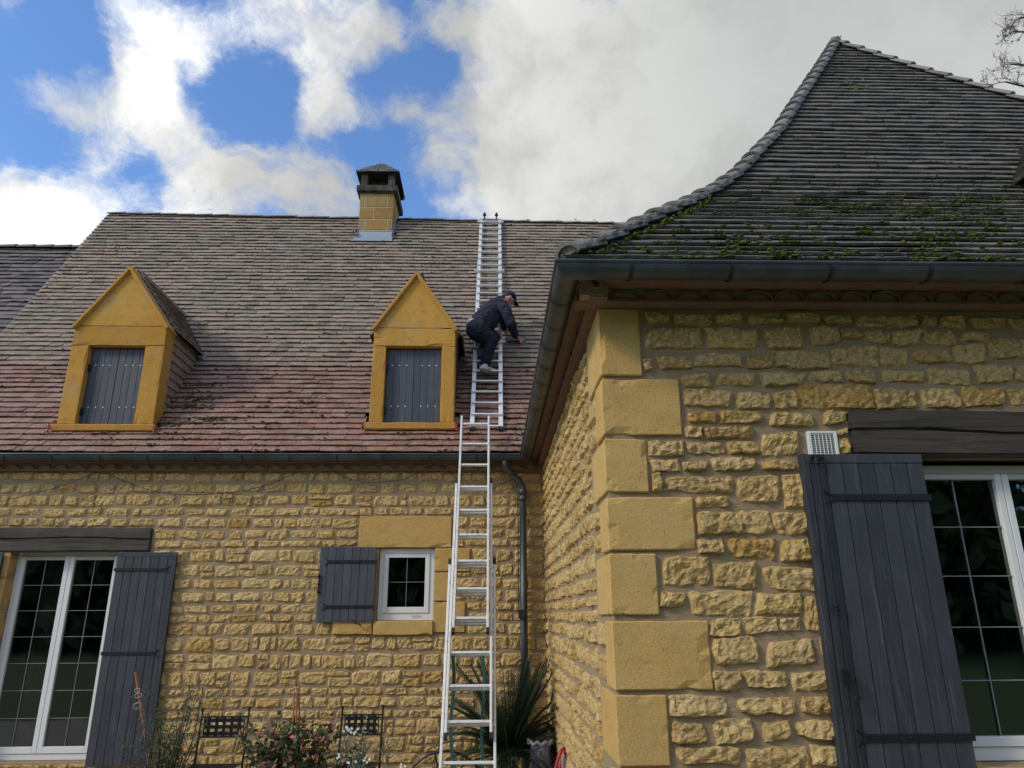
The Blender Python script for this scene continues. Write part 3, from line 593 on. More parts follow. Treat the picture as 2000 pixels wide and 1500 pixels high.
# quoins
QP = [(1170,605,1250,736,.52),(1177,742,1328,852,.25),(1182,858,1264,963,.48),(1190,971,1355,1076,.25),(1195,1081,1283,1202,.48),(1203,1212,1386,1348,.24),(1208,1356,1304,1497,.50)]
zt = None
for i, (x0, y0, x1, y1, sdp) in enumerate(QP):
    r = rectpx(x0, y0, x1, y1, DW); u1 = r[1]
    z1 = r[3]; z0 = r[2]
    bb = block('quoin_stone', FW, XW-.018, u1, z0+.002, z1-.002, sdp, .022, 'ashlar', pav, 200+i, bevel=.007)
    lastz = z0
    if sdp < .4:                      # fill the side wall behind the short returns with rubble
        rub = MB()
        hh = (z1-z0)/2
        for k in range(2):
            stone(rub, FS, -DW-sdp-.36, -DW-sdp-.02, z0+k*hh+.01, z0+(k+1)*hh-.008, .035, 8, 6, rg)
        rub.build('rubble', 'rubble_stone', wwall)
z = lastz-.02; k = 0
while z > GZ+.05:
    h = min(.34, z-GZ); block('quoin_stone', FW, XW-.018, XW+(.55 if k % 2 == 0 else .3), z-h, z-.02, .25 if k % 2 == 0 else .48, .022, 'ashlar', pav, 220+k, bevel=.007); z -= h; k += 1
beam('lintel_beam', WL[0], WL[1], WL[2], WL[3], DW, pav, 8)
block('window_sill', FW, RO[0]-.06, RO[1]+.06, RO[2]-.12, RO[2], .2, .05, 'ashlar', pav, 240)
window(pav, RO[0]+.004, RO[1]-.004, RO[2]+.004, RO[3]-.035, DW+.13, 2, 5, 2, .075, 'window', top_mat='pvc_beige')
room(pav, RO[0], RO[1], RO[2], RO[3], DW+.21)
SZ0, SZ1 = .62, shL.z
st2 = (PY(1700, 972, DW-.07).z, PY(1790, 1440, DW-.07).z)
rs = shutter(pav, shL.x+.03, hs.x, SZ0, SZ1, DW-.075, 7, 'shutter_paint', st2, -1, label='tall dark shutter folded back left of the right window', seed=9, tw=.04)
fb_ = MB(); fb_.box(shL.x-.012, shL.x+.0285, DW-.079, DW-.02, SZ0, SZ1+.002, .2); fb_.build('edge_batten', 'shutter_paint', rs, bevel=.003)
rod = MB(); rx = shL.x+.062; rod.tube([(rx, DW-.10, SZ0+.02), (rx, DW-.10, SZ1-.02)], .0085, 10)
for zz in (SZ1-.04, SZ1-.055, PY(1633, 1190, DW-.1).z+.02, PY(1633, 1190, DW-.1).z, PY(1633, 1190, DW-.1).z-.02): rod.lathe((rx, DW-.10, zz), [(.001, -.008), (.019, -.006), (.019, .006), (.001, .008)], 10)
rod.bar((rx-.02, DW-.085, SZ1-.02), (rx+.05, DW-.085, SZ1-.02), .03, .02)
rod.build('espagnolette_rod', 'iron', rs)
hz = PY(1660, 1320, DW-.1).z
hd = MB(); hd.bar((rx, DW-.105, hz+.03), (rx, DW-.105, hz-.05), .035, .022, up=X); hd.tube([(rx+.005, DW-.125, hz+.02), (rx+.02, DW-.13, hz), (rx+.03, DW-.13, hz-.05), (rx+.035, DW-.125, hz-.10)], [.010, .008, .007, .009], 8)
ring = [(rx+.035+.016*math.cos(t), DW-.125, hz-.115+.018*math.sin(t)) for t in [k*math.pi/6 for k in range(13)]]; hd.tube(ring, .005, 6, caps=False)
hd.build('handle', 'iron', rs)
# vent
v0, v1 = PY(1573, 844, DW), PY(1632, 905, DW); vx0, vx1, vz1 = v0.x, PY(1629, 844, DW).x, v0.z; vz0 = vz1-(vx1-vx0)*1.05
vg = MB(); b_ = .018; y = DW-.03
vg.box(vx0, vx0+b_, y, DW+.01, vz0, vz1); vg.box(vx1-b_, vx1, y, DW+.01, vz0, vz1); vg.box(vx0+b_, vx1-b_, y, DW+.01, vz0, vz0+b_); vg.box(vx0+b_, vx1-b_, y, DW+.01, vz1-b_*.8, vz1)
vo = vg.build('vent_grille', 'vent_white', pav, bevel=.002)
vs = MB(); H_ = vz1-vz0-1.8*b_
for k in range(13): zz = vz0+b_+H_*(k+.5)/13; vs.hexa([(vx0+b_, y+.004, zz-.003), (vx1-b_, y+.004, zz-.003), (vx1-b_, y+.016, zz+.001), (vx0+b_, y+.016, zz+.001), (vx0+b_, y+.004, zz), (vx1-b_, y+.004, zz), (vx1-b_, y+.016, zz+.004), (vx0+b_, y+.016, zz+.004)])
for k in range(1, 6): xx = vx0+b_+(vx1-vx0-2*b_)*k/6; vs.box(xx-.0015, xx+.0015, y+.001, y+.006, vz0+b_, vz1-b_)
vs.build('slats', 'vent_white', vo)
vd = MB(); vd.box(vx0+.004, vx1-.004, y+.022, y+.026, vz0+.004, vz1-.004); vd.build('mesh_screen', 'room', vo)
# ------------------------------------------------------------------ genoise cornices
def genoise(parent, P0, P1, out, z0, rows, step, rise, name='cornice', tw=.20):
    P0, P1, out = Vector(P0), Vector(P1), Vector(out); d = (P1-P0); L = d.length; d.normalize(); m = MB(); n_ = int(L/tw)+1
    for r in range(rows):
        zb = z0+r*rise; e = step*(r+1)
        a, b = P0-out*.02, P1-out*.02                                            # flat slab under the row
        def slab(za, zb2, ee, mi, rr=.5):
            q = [a+Z*za, a+out*(.02+ee)+Z*za, b+out*(.02+ee)+Z*za, b+Z*za]; m.hexa([Vector(x) for x in q]+[Vector(x)+Z*(zb2-za) for x in q], rr, 0, mi)
        slab(zb, zb+.014, e+.012, 0); slab(zb+.014, zb+rise, e-.018, 1)
        for k in range(n_):
            c = P0+d*((k+.5)*tw+rnd.uniform(-.008, .008)); ro = tw*.485; ri = ro-.013; hh = rise-.018; pts = 9; jz = rnd.uniform(-.004, .003); je = rnd.uniform(-.01, .008)
            for q in range(pts):
                t0, t1 = math.pi*q/pts, math.pi*(q+1)/pts
                def pt(R, t, o): return c+d*(math.cos(t)*R)+Z*(zb+.015+math.sin(t)*hh*R/ro+jz)+out*o
                m.hexa([pt(ri, t0, e-.03), pt(ri, t0, e+.008+je), pt(ri, t1, e+.008+je), pt(ri, t1, e-.03), pt(ro, t0, e-.03), pt(ro, t0, e+.008+je), pt(ro, t1, e+.008+je), pt(ro, t1, e-.03)], rnd.random(), 0, 0)
    return m.build(name, ['terracotta', 'mortar'], parent)
gf0 = Vector((XW-.16, DW, 0)); genoise(pav, gf0, (9.1, DW, 0), (0, -1, 0), 3.30, 2, .115, .088)
gc = MB(); gc.box(XW-.143, XW-.003, DW-.205, DW+.0, 3.303, 3.475, m=1); gc.build('cornice_corner', ['terracotta', 'mortar'], pav)
genoise(pav, (XW, DM, 0), (XW, DW-.20, 0), (-1, 0, 0), 3.296, 2, .075, .083)
genoise(house, (-12, DM, 0), (XW-.15, DM, 0), (0, -1, 0), 3.225, 2, .075, .088)
# ------------------------------------------------------------------ roofs
def tile(m, P, U, V, Nn, w, L, lift, th, a, z=0., rg=rnd, jt=1.):
    """P = lower-left corner on the plane; V up-slope"""
    j = [rg.uniform(-.0025, .003)*jt for _ in range(3)]; tl = rg.uniform(-.005, .005)*jt; dv = [rg.uniform(-.007, .007)*jt for _ in range(3)]
    lo = [P+V*dv[0]+Nn*(lift+tl), P+U*(w*.5)+V*dv[1]+Nn*(lift+j[1]), P+U*w+V*dv[2]+Nn*(lift-tl)]
    hi = [P+V*L+Nn*.004, P+U*(w*.5)+V*L+Nn*.004, P+U*w+V*L+Nn*.004]
    b = len(m.v); m.v += [tuple(q) for q in lo]+[tuple(q) for q in hi]+[tuple(q-Nn*th) for q in lo]+[tuple(q-Nn*th) for q in hi]
    for f in ((0, 1, 4, 3), (1, 2, 5, 4), (6, 7, 1, 0), (7, 8, 2, 1), (6, 0, 3, 9), (2, 8, 11, 5)): m.face(tuple(b+i for i in f), a, z)
def tile_field(m, surf, v0, v1, ur, gauge, tw, seed, zone=lambda u, v: 0., lift=.039, th=.013, skip=None, tone=0., jt=1.):
    """surf(u, v) -> (point, U, V, N)"""
    rg = random.Random(seed); v = v0; k = 0; out = []
    while v < v1:
        a, b = ur(v); u = a-(tw*.5 if k % 2 else 0)+rg.uniform(-.02, .02)
        cj = rg.uniform(-.006, .006)
        while u < b:
            w = tw*rg.uniform(.82, 1.15); p0, p1 = max(u, a), min(u+w, b)
            if p1-p0 > .03 and not (skip and skip((p0+p1)/2, v)):
                P, U, V, Nn = surf(p0, v+cj+.004*math.sin(u*1.7+k))
                wob = .010*jt*noise.noise(Vector((u*.7, v*.7, seed)))
                tile(m, P+Nn*wob, U, V, Nn, p1-p0-.003, gauge*1.5, lift*rg.uniform(1-.2*jt, 1+.2*jt), th*rg.uniform(.9, 1.15), min(1, max(0, rg.random()+tone)), zone((p0+p1)/2, v), rg, jt)
                out.append((P+Nn*wob, U, V, Nn, p1-p0))
            u += w
        v += gauge*rg.uniform(.96, 1.04); k += 1
    return out
# main roof: slope 52 then 57.3
E0 = Vector((8.78, 3.43)); BK = Vector((9.914, 4.882)); S1, S2 = R_(52), R_(57.3)
LB = (BK-E0).length
def ridge_z(x): return 8.93-.0185*(x+7.4)
def main_surf(u, v):
    if v < LB: c, s = math.cos(S1), math.sin(S1); P = Vector((u, E0.x+c*v, E0.y+s*v))
    else: c, s = math.cos(S2), math.sin(S2); P = Vector((u, BK.x+c*(v-LB), BK.y+s*(v-LB)))
    return P, X, Vector((0, c, s)), Vector((0, -s, c))
def v_of_z(z): return (z-E0.y)/math.sin(S1) if z < BK.y else LB+(z-BK.y)/math.sin(S2)
VR = v_of_z(ridge_z(-7.4))
XL = -7.38
def d_at(x0, x1, y, z): return None
# dormer layout
def dormer_dims(pxs):
    return [PY(a, b, DM-.02) for a, b in pxs]
D1 = dormer_dims([(250, 520), (118, 827), (296, 827), (145, 632), (330, 640), (172, 675), (283, 675), (147, 828), (262, 828)])
D2 = dormer_dims([(812, 530), (722, 827), (889, 827), (728, 640), (893, 640), (753, 676), (862, 676), (748, 825), (860, 825)])
DORM = []
for q in (D1, D2):
    cx = (q[3].x+q[4].x)/2; hw = (q[4].x-q[3].x)/2
    DORM.append(dict(cx=cx, hw=hw, ze=(q[3].z+q[4].z)/2, za=q[0].z, z0=q[7].z, ow0=(q[5].x+q[7].x)/2, ow1=(q[6].x+q[8].x)/2, zo=q[5].z))
CHP = [PL(697, 468, BK.x, BK.y, 57.3), PL(765, 468, BK.x, BK.y, 57.3)]
def skip_main(u, v):
    P = main_surf(u, v)[0]
    for d in DORM:
        if abs(P.x-d['cx']) < d['hw']-.03 and P.y < DM+.20 and P.z > d['z0']-.14: return True
    if CHP[0].x+.02 < P.x < CHP[1].x-.02 and P.z > CHP[0].z+.02: return True
    return False
def zone_main(u, v): return 1. if v < LB-.01 else max(0., .35-(v-LB)*.5)
rm = MB()
tiles_main = tile_field(rm, main_surf, -.02, VR-.02, lambda v: (XL, 5.5), .113, .205, 41, zone_main, skip=skip_main, jt=.75)
# cut rows above the tilted ridge
RS = Vector((0, math.cos(S2), math.sin(S2)))
keep = MB(); 
for f, a_, z_ in zip(rm.f, rm.a, rm.z): pass
roof = rm.build('roof', 'roof_tile', house)
me = roof.data
bm = bmesh.new(); bm.from_mesh(me)
nrm = Vector((-.0185, 0, -1)).normalized(); 
bmesh.ops.bisect_plane(bm, geom=bm.verts[:]+bm.edges[:]+bm.faces[:], plane_co=Vector((-7.4, 0, 8.93)), plane_no=-nrm, clear_outer=True)
bm.to_mesh(me); bm.free()
# gable end, underlay and back slope
ub = MB()
def ridge_pt(x): z = ridge_z(x); v = v_of_z(z); return main_surf(x, v)[0]
for xa, xb in [(XL, 5.5)]:
    A = [main_surf(xa, 0)[0], main_surf(xb, 0)[0], main_surf(xb, LB)[0], main_surf(xa, LB)[0]]; off_ = Vector((0, .012, -.012))
    ub.poly([p+off_ for p in A]); Rl, Rr = ridge_pt(xa), ridge_pt(xb)
    ub.poly([A[3]+off_, A[2]+off_, Rr+off_, Rl+off_])
    back = lambda p, z: Vector((p.x, 2*Rl.y-E0.x, z))
    ub.poly([Rl+off_, Rr+off_, back(Rr, 3.4), back(Rl, 3.4)])
    ub.poly([A[0]+off_, A[3]+off_, Rl+off_, back(Rl, 3.4)])
ub.build('roof_deck', 'roof_under', roof)
# verge tiles (gable edge) and ridge
vg = MB()
for k in range(int(VR/.113)+1):
    P, U, V, Nn = main_surf(XL-.025, k*.113); tile(vg, P-Nn*.004, U, V, Nn, .12, .16, .034, .05, rnd.random(), zone_main(0, k*.113))
vg.build('verge', 'roof_tile', roof)
rc = MB(); x = XL-.03
while x < 5.4:
    w = rnd.uniform(.30, .36); P = ridge_pt(x)+Z*(.02+rnd.uniform(-.006, .010)); Q = ridge_pt(x+w+.03)+Z*(.028+rnd.uniform(-.006, .010))
    if not (CHP[0].x-.0 < x+w/2 < CHP[1].x+.0): 
        for k in range(6):
            t0, t1 = math.pi*(k/6), math.pi*((k+1)/6); r = .085
            f = lambda S, t, R: S+Vector((0, -math.cos(t)*R, math.sin(t)*R*.62-.045))
            rc.hexa([f(P, t0, r-.014), f(Q, t0, r-.014), f(Q, t1, r-.014), f(P, t1, r-.014), f(P, t0, r), f(Q, t0, r+.006), f(Q, t1, r+.006), f(P, t1, r)], rnd.random()*.6)
    if x < CHP[0].x+.2 <= x+w and rc.v: rc.build('ridge_tiles', 'ridge_tile', roof); rc = MB()
    x += w
rc.build('ridge_tiles', 'ridge_tile', roof)
# moss on main roof
mo = MB(); rg = random.Random(77)
for (P, U, V, Nn, w) in tiles_main:
    if P.x > 2.4: continue
    low = P.z < BK.y
    f = noise.noise(Vector((P.x*.9, P.y*.9, P.z*.9)))+.5*noise.noise(Vector((P.x*3, P.y*3, P.z*3)))
    pr = (.40 if low else .14)+f*.8
    if low and P.x < -4.2: pr -= .15
    kk = 0
    while rg.random() < pr+.12 and kk < 7:
        s = rg.uniform(.006, .015)*(1.3 if low else .9)
        mo.ball(P+U*(rg.random()*w)+V*rg.uniform(-.014, .02)+Nn*rg.uniform(.028, .05), s, rg.random(), 0, .7, rg, (1.5, 1, .6)); kk += 1
for _ in range(420):                                        # loose clumps gathered below the dormer and along the slope
    cx, vz = rg.choice([(-3.95, .80), (-3.9, 1.0), (-3.6, .5), (-4.1, .42), (-4.0, 1.3)]); P, U, V, Nn = main_surf(cx+rg.gauss(0, .13), vz+.1+rg.gauss(0, .035))
    if abs(P.x-DORM[0]['cx']) < DORM[0]['hw']: continue
    mo.ball(P+Nn*.035, rg.uniform(.006, .016), rg.random(), 0, .8, rg, (1.6, 1.2, .7))
tag(mo.build('moss', 'moss_brown'), kind='stuff', label='brown moss tufts scattered over the red and brown house tiles')
# chimney
cz0 = CHP[0].z-.3; fy = CHP[0].y; cxa, cxb = CHP[0].x+.012, CHP[1].x
ctop = PY(700, 375, fy).z; cdp = .78
ch = empty('tmp', (0, 0, 0), 'x', 'x'); bpy.data.objects.remove(ch)
cm = MB(); cm.box(cxa+.004, cxb-.004, fy+.004, fy+cdp-.004, cz0, ctop+.03, m=1)
chim = cm.build('chimney', ['ashlar_chimney', 'pale_mortar'], roof, label='tan ashlar chimney with pale joints')
zc = [ctop+.02, PY(700, 404, fy).z, PY(700, 428, fy).z, PY(700, 449, fy).z, cz0]
cuts = [(.13, .80), (.42,), (.16, .84), (.45,)]
cb = MB()
for r in range(4):
    zb, ztp = zc[r+1]+.010, zc[r]-.010; xs = [0, *cuts[r], 1]
    for a_, b_ in zip(xs, xs[1:]):
        W_ = cxb-cxa; cb.box(cxa+W_*a_+(.010 if a_ else 0), cxa+W_*b_-(.010 if b_ < 1 else 0), fy-.004, fy+.06, zb, ztp, rnd.random())
    ys = [0, .45 if r % 2 else .6, 1]
    for a_, b_ in zip(ys, ys[1:]):
        for xx in (cxb-.06, cxa): cb.box(xx+(.004 if xx > cxa else -.004), xx+.06+(.004 if xx > cxa else -.004), fy+.061+(cdp-.061)*a_+(.005 if a_ else 0), fy+.061+(cdp-.061)*b_, zb, ztp, rnd.random())
cb.build('ashlar_block', 'ashlar_chimney', chim, bevel=.004)
fl = MB(); P0 = main_surf(0, v_of_z(CHP[0].z))[0]
Vd, Nd = Vector((0, math.cos(S2), math.sin(S2))), Vector((0, -math.sin(S2), math.cos(S2)))
o_ = Vector((0, fy, CHP[0].z)); 
fl.hexa([o_+X*(cxa-.10)-Vd*.13+Nd*.045, o_+X*(cxb+.02)-Vd*.13+Nd*.045, o_+X*(cxb+.02)+Nd*.05, o_+X*(cxa-.04)+Nd*.05, o_+X*(cxa-.10)-Vd*.13+Nd*.05, o_+X*(cxb+.02)-Vd*.13+Nd*.05, o_+X*(cxb+.02)+Nd*.056, o_+X*(cxa-.04)+Nd*.056])
fl.hexa([(cxa-.012, fy-.035, CHP[0].z+.02), (cxb+.012, fy-.035, CHP[0].z+.02), (cxb+.012, fy-.006, CHP[0].z+.02), (cxa-.012, fy-.006, CHP[0].z+.02), (cxa-.012, fy-.014, CHP[0].z+.16), (cxb+.012, fy-.014, CHP[0].z+.16), (cxb+.012, fy-.005, CHP[0].z+.16), (cxa-.012, fy-.005, CHP[0].z+.16)])
for v_ in range(6):
    a_ = o_+Vd*(v_*.12); b_ = o_+Vd*((v_+1)*.12)
    for xx, sg in ((cxb, 1), (cxa, -1)):
        fl.hexa([a_+X*(xx+sg*.006)+Nd*.03, b_+X*(xx+sg*.006)+Nd*.03, b_+X*(xx+sg*.03)+Nd*.03, a_+X*(xx+sg*.03)+Nd*.03, a_+X*(xx+sg*.006)+Nd*.12, b_+X*(xx+sg*.006)+Nd*.12, b_+X*(xx+sg*.012)+Nd*.12, a_+X*(xx+sg*.012)+Nd*.12])
fl.build('flashing', 'lead', chim)
cc = MB(); za, zb_ = PY(700, 373, fy-.05).z, PY(700, 362, fy-.05).z
cc.box(cxa-.045, cxb+.045, fy-.045, fy+cdp+.045, za-.02, za+.0, 0); cc.box(cxa-.07, cxb+.07, fy-.07, fy+cdp+.07, za+.001, zb_)
cc.build('cornice_slab', 'sooty_stone', chim, bevel=.01)
hz0 = PY(705, 336, fy-.08).z; cp = MB()
for xx in (cxa+.0, cxb-.12):
    for yy in (fy-.02, fy+cdp-.11): cp = MB(); cp.box(xx, xx+.12, yy, yy+.13, zb_, hz0+.04); cp.build('pier', 'sooty_stone', chim)
cp = MB(); cp.box(cxa+.16, cxb-.16, fy+.2, fy+cdp-.2, zb_, hz0-.04)
cp.build('flue', 'sooty_stone', chim)
apx = Vector(((cxa+cxb)/2, fy+cdp/2, hz0+.50)); hd_ = MB(); hw, hdp = (cxb-cxa)/2+.085, cdp/2+.10; cen = Vector(((cxa+cxb)/2, fy+cdp/2, hz0))
for sgx, sgy in ((0, -1), (1, 0), (0, 1), (-1, 0)):
    for r in range(8):
        f0, f1 = 1-r/8, 1-(r+1)/8-.05
        f1 = max(f1, .02)
        if sgx == 0: a0, a1 = Vector((-hw*f0, sgy*hdp*f0, 0)), Vector((hw*f0, sgy*hdp*f0, 0)); b0, b1 = Vector((-hw*f1, sgy*hdp*f1, 0)), Vector((hw*f1, sgy*hdp*f1, 0))
        else: a0, a1 = Vector((sgx*hw*f0, -hdp*f0, 0)), Vector((sgx*hw*f0, hdp*f0, 0)); b0, b1 = Vector((sgx*hw*f1, -hdp*f1, 0)), Vector((sgx*hw*f1, hdp*f1, 0))
        zl, zh = .50*r/8, .50*(1-f1)
        nt = max(1, int((a1-a0).length/.17)); o3 = Vector((sgx, sgy, 0))*.012
        for k in range(nt):
            s0_, s1_ = k/nt+.01, (k+1)/nt-.01; jz = rnd.uniform(-.012, .012); L0, L1 = cen+a0.lerp(a1, s0_)+Z*(zl+jz), cen+a0.lerp(a1, s1_)+Z*(zl+jz*.4); H0, H1 = cen+b0.lerp(b1, s0_)+Z*zh, cen+b0.lerp(b1, s1_)+Z*zh
            hd_.hexa([L0+o3-Z*.0, L1+o3, H1, H0, L0+o3+Z*.028, L1+o3+Z*.028, H1+Z*.02, H0+Z*.02], rnd.random())
hd_.build('hood', 'roof_tile_dark', chim)
hu = MB(); q = [cen+Vector((a_*hw*.97, b_*hdp*.97, .004)) for a_, b_ in ((-1, -1), (1, -1), (1, 1), (-1, 1))]; hu.poly(q[::-1]); 
for i in range(4): hu.poly([q[i], q[(i+1) % 4], cen+Z*.49])
hu.build('hood_soffit', 'roof_under', chim)
# dormers
def dormer(d, lab, seed):
    cx, hw, ze, za, z0 = d['cx'], d['hw'], d['ze'], d['za'], d['z0']; yf = DM-.02; rg = random.Random(seed)
    fr = (Vector((0, yf, 0)), X, Z, -Yv); o0, o1, zo = d['ow0'], d['ow1'], d['zo']; cheeks = {}
    jx0, jx1 = cx-hw+.02, cx+hw-.02
    m = MB()                                # stone front: gable, lintel, jambs as one carved part with real joints
    g = .0035
    body = MB(); body.box(jx0+.012, o0-.012, yf+.012, yf+.24, z0-.05, ze+.02, m=0); body.box(o1+.012, jx1-.012, yf+.012, yf+.24, z0-.05, ze+.02); body.box(jx0+.012, jx1-.012, yf+.012, yf+.24, zo+.01, ze+.05)
    dz = body.build('dormer', 'pale_mortar', house, label=lab)
    sl = .012*seed if False else 0
    for i, q in enumerate([(jx0, o0, z0, zo-.0), (o1, jx1, z0, zo-.0)]): block('jamb_stone', fr, q[0], q[1], q[2]+g, q[3]-g, .25, 0, 'ashlar_orange', dz, seed*10+i, bevel=.006)
    block('lintel_stone', fr, jx0+.003, jx1-.003, zo+g, ze-g-.006, .25, .002, 'ashlar_orange', dz, seed*10+3, bevel=.006)
    block('sill_stone', fr, jx0-.06, jx1+.03, z0-.095, z0-g, .25, .03, 'ashlar_orange', dz, seed*10+4, bevel=.012)
    # gable
    bm = bmesh.new(); t = .25; pts = [(jx0+.0, ze), (jx1, ze), (cx, za-.07)]
    f = [bm.verts.new((a_, yf, b_)) for a_, b_ in pts]; b2 = [bm.verts.new((a_, yf+t, b_)) for a_, b_ in pts]
    bm.faces.new(f); bm.faces.new(b2[::-1])
    for i in range(3): j = (i+1) % 3; bm.faces.new((f[j], f[i], b2[i], b2[j]))
    bmesh.ops.subdivide_edges(bm, edges=bm.edges[:], cuts=6, use_grid_fill=True); bmesh.ops.recalc_face_normals(bm, faces=bm.faces[:])
    me = bpy.data.meshes.new('gable_stone'); bm.to_mesh(me); bm.free(); me.materials.append(MATS['ashlar_orange']); go = bpy.data.objects.new('gable_stone', me); C.objects.link(go); go.parent = dz
    # coping rake moulding, two steps
    cpn = MB()
    for sg in (-1, 1):
        A = Vector((cx+sg*(hw+.015), yf, ze-.03)); B = Vector((cx, yf, za)); dr = (B-A).normalized(); nn_ = Vector((dr.z*sg, 0, abs(dr.x)))
        if nn_.z < 0: nn_ = -nn_
        for wd, pr, off3 in ((.040, .045, 0), (.026, .022, -.032)):
            e0, e1 = A+nn_*off3, B+nn_*off3
            q = [e0-nn_*wd, e0, e1, e1-Z*(wd/nn_.z)]
            cpn.hexa([q[0]+Yv*.26, q[1]+Yv*.26, q[2]+Yv*.26, q[3]+Yv*.26, q[0]-Yv*pr, q[1]-Yv*pr, q[2]-Yv*pr, q[3]-Yv*pr] if sg < 0 else [q[0]-Yv*pr, q[1]-Yv*pr, q[2]-Yv*pr, q[3]-Yv*pr, q[0]+Yv*.26, q[1]+Yv*.26, q[2]+Yv*.26, q[3]+Yv*.26])
    cpn.build('coping', 'ashlar_orange', dz, bevel=.006)
    # cheeks: tiled triangles
    def yroof(z): v = v_of_z(z); return main_surf(0, v)[0].y
    for sg in (-1, 1):
        xs = cx+sg*(hw-.05); z = z0; k = 0; cm_ = MB(); uc = MB()
        uc.poly([(xs-sg*.02, yf+.2, z0-.1), (xs-sg*.02, yf+.2, ze+.03), (xs-sg*.02, yroof(ze)+.1, ze+.03)])
        while z < ze+.02:
            ye = yroof(z+.06)+.05; y = yf+.245-(.1 if k % 2 else 0)
            while y < ye:
                w = rg.uniform(.18, .24); y1 = min(y+w, ye); y_ = max(y, yf+.245)
                if y1-y_ > .02:
                    jo = rg.uniform(0, .008); tz = .055*(y1-y_)*0
                    cm_.hexa([(xs, y_, z), (xs+sg*(.034+jo), y_, z), (xs+sg*(.034+jo), y1-.004, z), (xs, y1-.004, z), (xs, y_, z+.16), (xs+sg*.010, y_, z+.16), (xs+sg*.010, y1-.004, z+.16), (xs, y1-.004, z+.16)], rg.random()*.9+.05)
                y += w
            z += .118; k += 1
        ck = cm_.build('cheek', 'roof_tile', dz); uc.build('cheek_board', 'roof_under', dz)
    # roof slopes
    rf = MB(); sl_ = math.atan2(za-ze, hw); L = hw/math.cos(sl_)
    und = MB()
    for sg in (-1, 1):
        Vd_ = Vector((-sg*math.cos(sl_), 0, math.sin(sl_))); Nn_ = Vector((sg*math.sin(sl_), 0, math.cos(sl_))); O = Vector((cx+sg*(hw+.05), yf+.20, ze-.05))
        for k in range(int(L/.115)+2):
            P = O+Vd_*(k*.115); y = 0 if k % 2 == 0 else -.09; ye = yroof(min(P.z+.06, za))+.04-O.y
            while y < ye:
                w = rg.uniform(.17, .23); p0 = max(y, 0); p1 = min(y+w, ye)
                if p1-p0 > .02 and (P.z < za-.02):
                    Pp = P+Yv*(p0 if sg > 0 else p1); tile(rf, Pp, Yv*(1 if sg > 0 else -1), Vd_, Nn_, p1-p0-.003, .16, .034, .016, rg.random(), 0, rg)
                y += w
        und.poly([O-Nn_*.005, O+Vd_*(L+.06)-Nn_*.005, O+Vd_*(L+.06)+Yv*(yroof(za)-O.y+.1), O+Yv*(yroof(ze)-O.y+.1)])
    rf.tube([(cx, yf+.2, za+.0), (cx, yroof(za)+.05, za+.0)], .05, 8, .4)
    rf.build('dormer_roof', 'roof_tile', dz); und.build('dormer_deck', 'roof_under', dz)
    lead = MB(); q = Vector((cx+hw+.05, yroof(ze-.05), ze-.06)); lead.hexa([q+Vector(p) for p in ((-.05, -.10, -.02), (.03, -.10, -.05), (.06, .03, -.0), (-.05, .05, .02), (-.05, -.10, .02), (.03, -.10, -.02), (.06, .03, .05), (-.05, .05, .06))]); lead.build('lead_flashing', 'lead', dz)
    # closed shutters in the opening
    mid = (o0+o1)/2; ys = yf+.09
    for sg, (a_, b_) in ((-1, (o0+.006, mid-.002)), (1, (mid+.002, o1-.006))):
        s_ = MB(); nb = 4; bw = (b_-a_)/nb
        s_.box(a_, b_, ys+.008, ys+.03, z0+.004, zo-.008, .4)
        for k in range(nb): s_.box(a_+k*bw+.002, a_+(k+1)*bw-.002, ys, ys+.02, z0+.006, zo-.01, rg.random())
        so = s_.build('shutter', 'shutter_paint_blue', dz, bevel=.002)
        for zz in (z0+(zo-z0)*.23, z0+(zo-z0)*.77):
            for k in range(3): bl = MB(); bl.ball((a_+(b_-a_)*((.22, .48, .74)[k] if sg < 0 else (.30, .55, .82)[k]), ys-.003, zz), .011, sc=(1, .5, 1)); bl.build('bolt', 'pvc', so)
    for zz in (z0+.18, zo-.28): hg = MB(); hg.box(o0-.012, o0+.03, ys-.03, ys-.004, zz-.04, zz+.04); hg.build('hinge', 'iron', dz)
    dk = MB(); dk.box(o0-.02, o1+.02, ys+.04, ys+.05, z0-.02, zo+.02); dk.build('dormer_backing', 'dark_hole', dz)
    # geranium-red plastic clips on the sill ends
    for xx in (jx0-.075, jx1+.045):
        cl = MB()
        for q in range(3): cl.ball((xx, yf-.03, z0-.10+.033*q), .021, sc=(1, .8, .7), jit=.3)
        cl.build('red_clip', 'red_plastic', dz)
    return dz
dormer(DORM[0], 'left stone dormer with closed grey shutters and visible tiled cheek', 1)
dormer(DORM[1], 'right stone dormer with closed grey shutters beside the ladder', 2)
# ---- barn roof further left
bs = MB(); BO = Vector((0, .22, -.10))
rb = ridge_z(-7.4); rzb = PL(60, 487, BK.x+.22, BK.y-.10, 57.3).z
def barn_surf(u, v): P, U, V, Nn = main_surf(u, v); return P+BO, U, V, Nn
tile_field(bs, barn_surf, 0, v_of_z(rzb+.1)-.06, lambda v: (-13.5, XL+.05), .125, .2, 43)
br_ = bs.build('roof', 'roof_tile_violet', barn)
bd = MB(); Pr = barn_surf(0, v_of_z(rzb+.1))[0]; A0, A1 = barn_surf(0, 0)[0], barn_surf(0, LB)[0]; dn = Vector((0, .012, -.012))
for p, q in ((A0, A1), (A1, Pr), (Pr, Vector((0, 2*Pr.y-A0.y, 3.3)))): bd.poly([Vector((-13.5, p.y, p.z))+dn, Vector((XL, p.y, p.z))+dn, Vector((XL, q.y, q.z))+dn, Vector((-13.5, q.y, q.z))+dn])
bd.build('roof_deck', 'roof_under', br_)
bc = MB(); x = -13.4
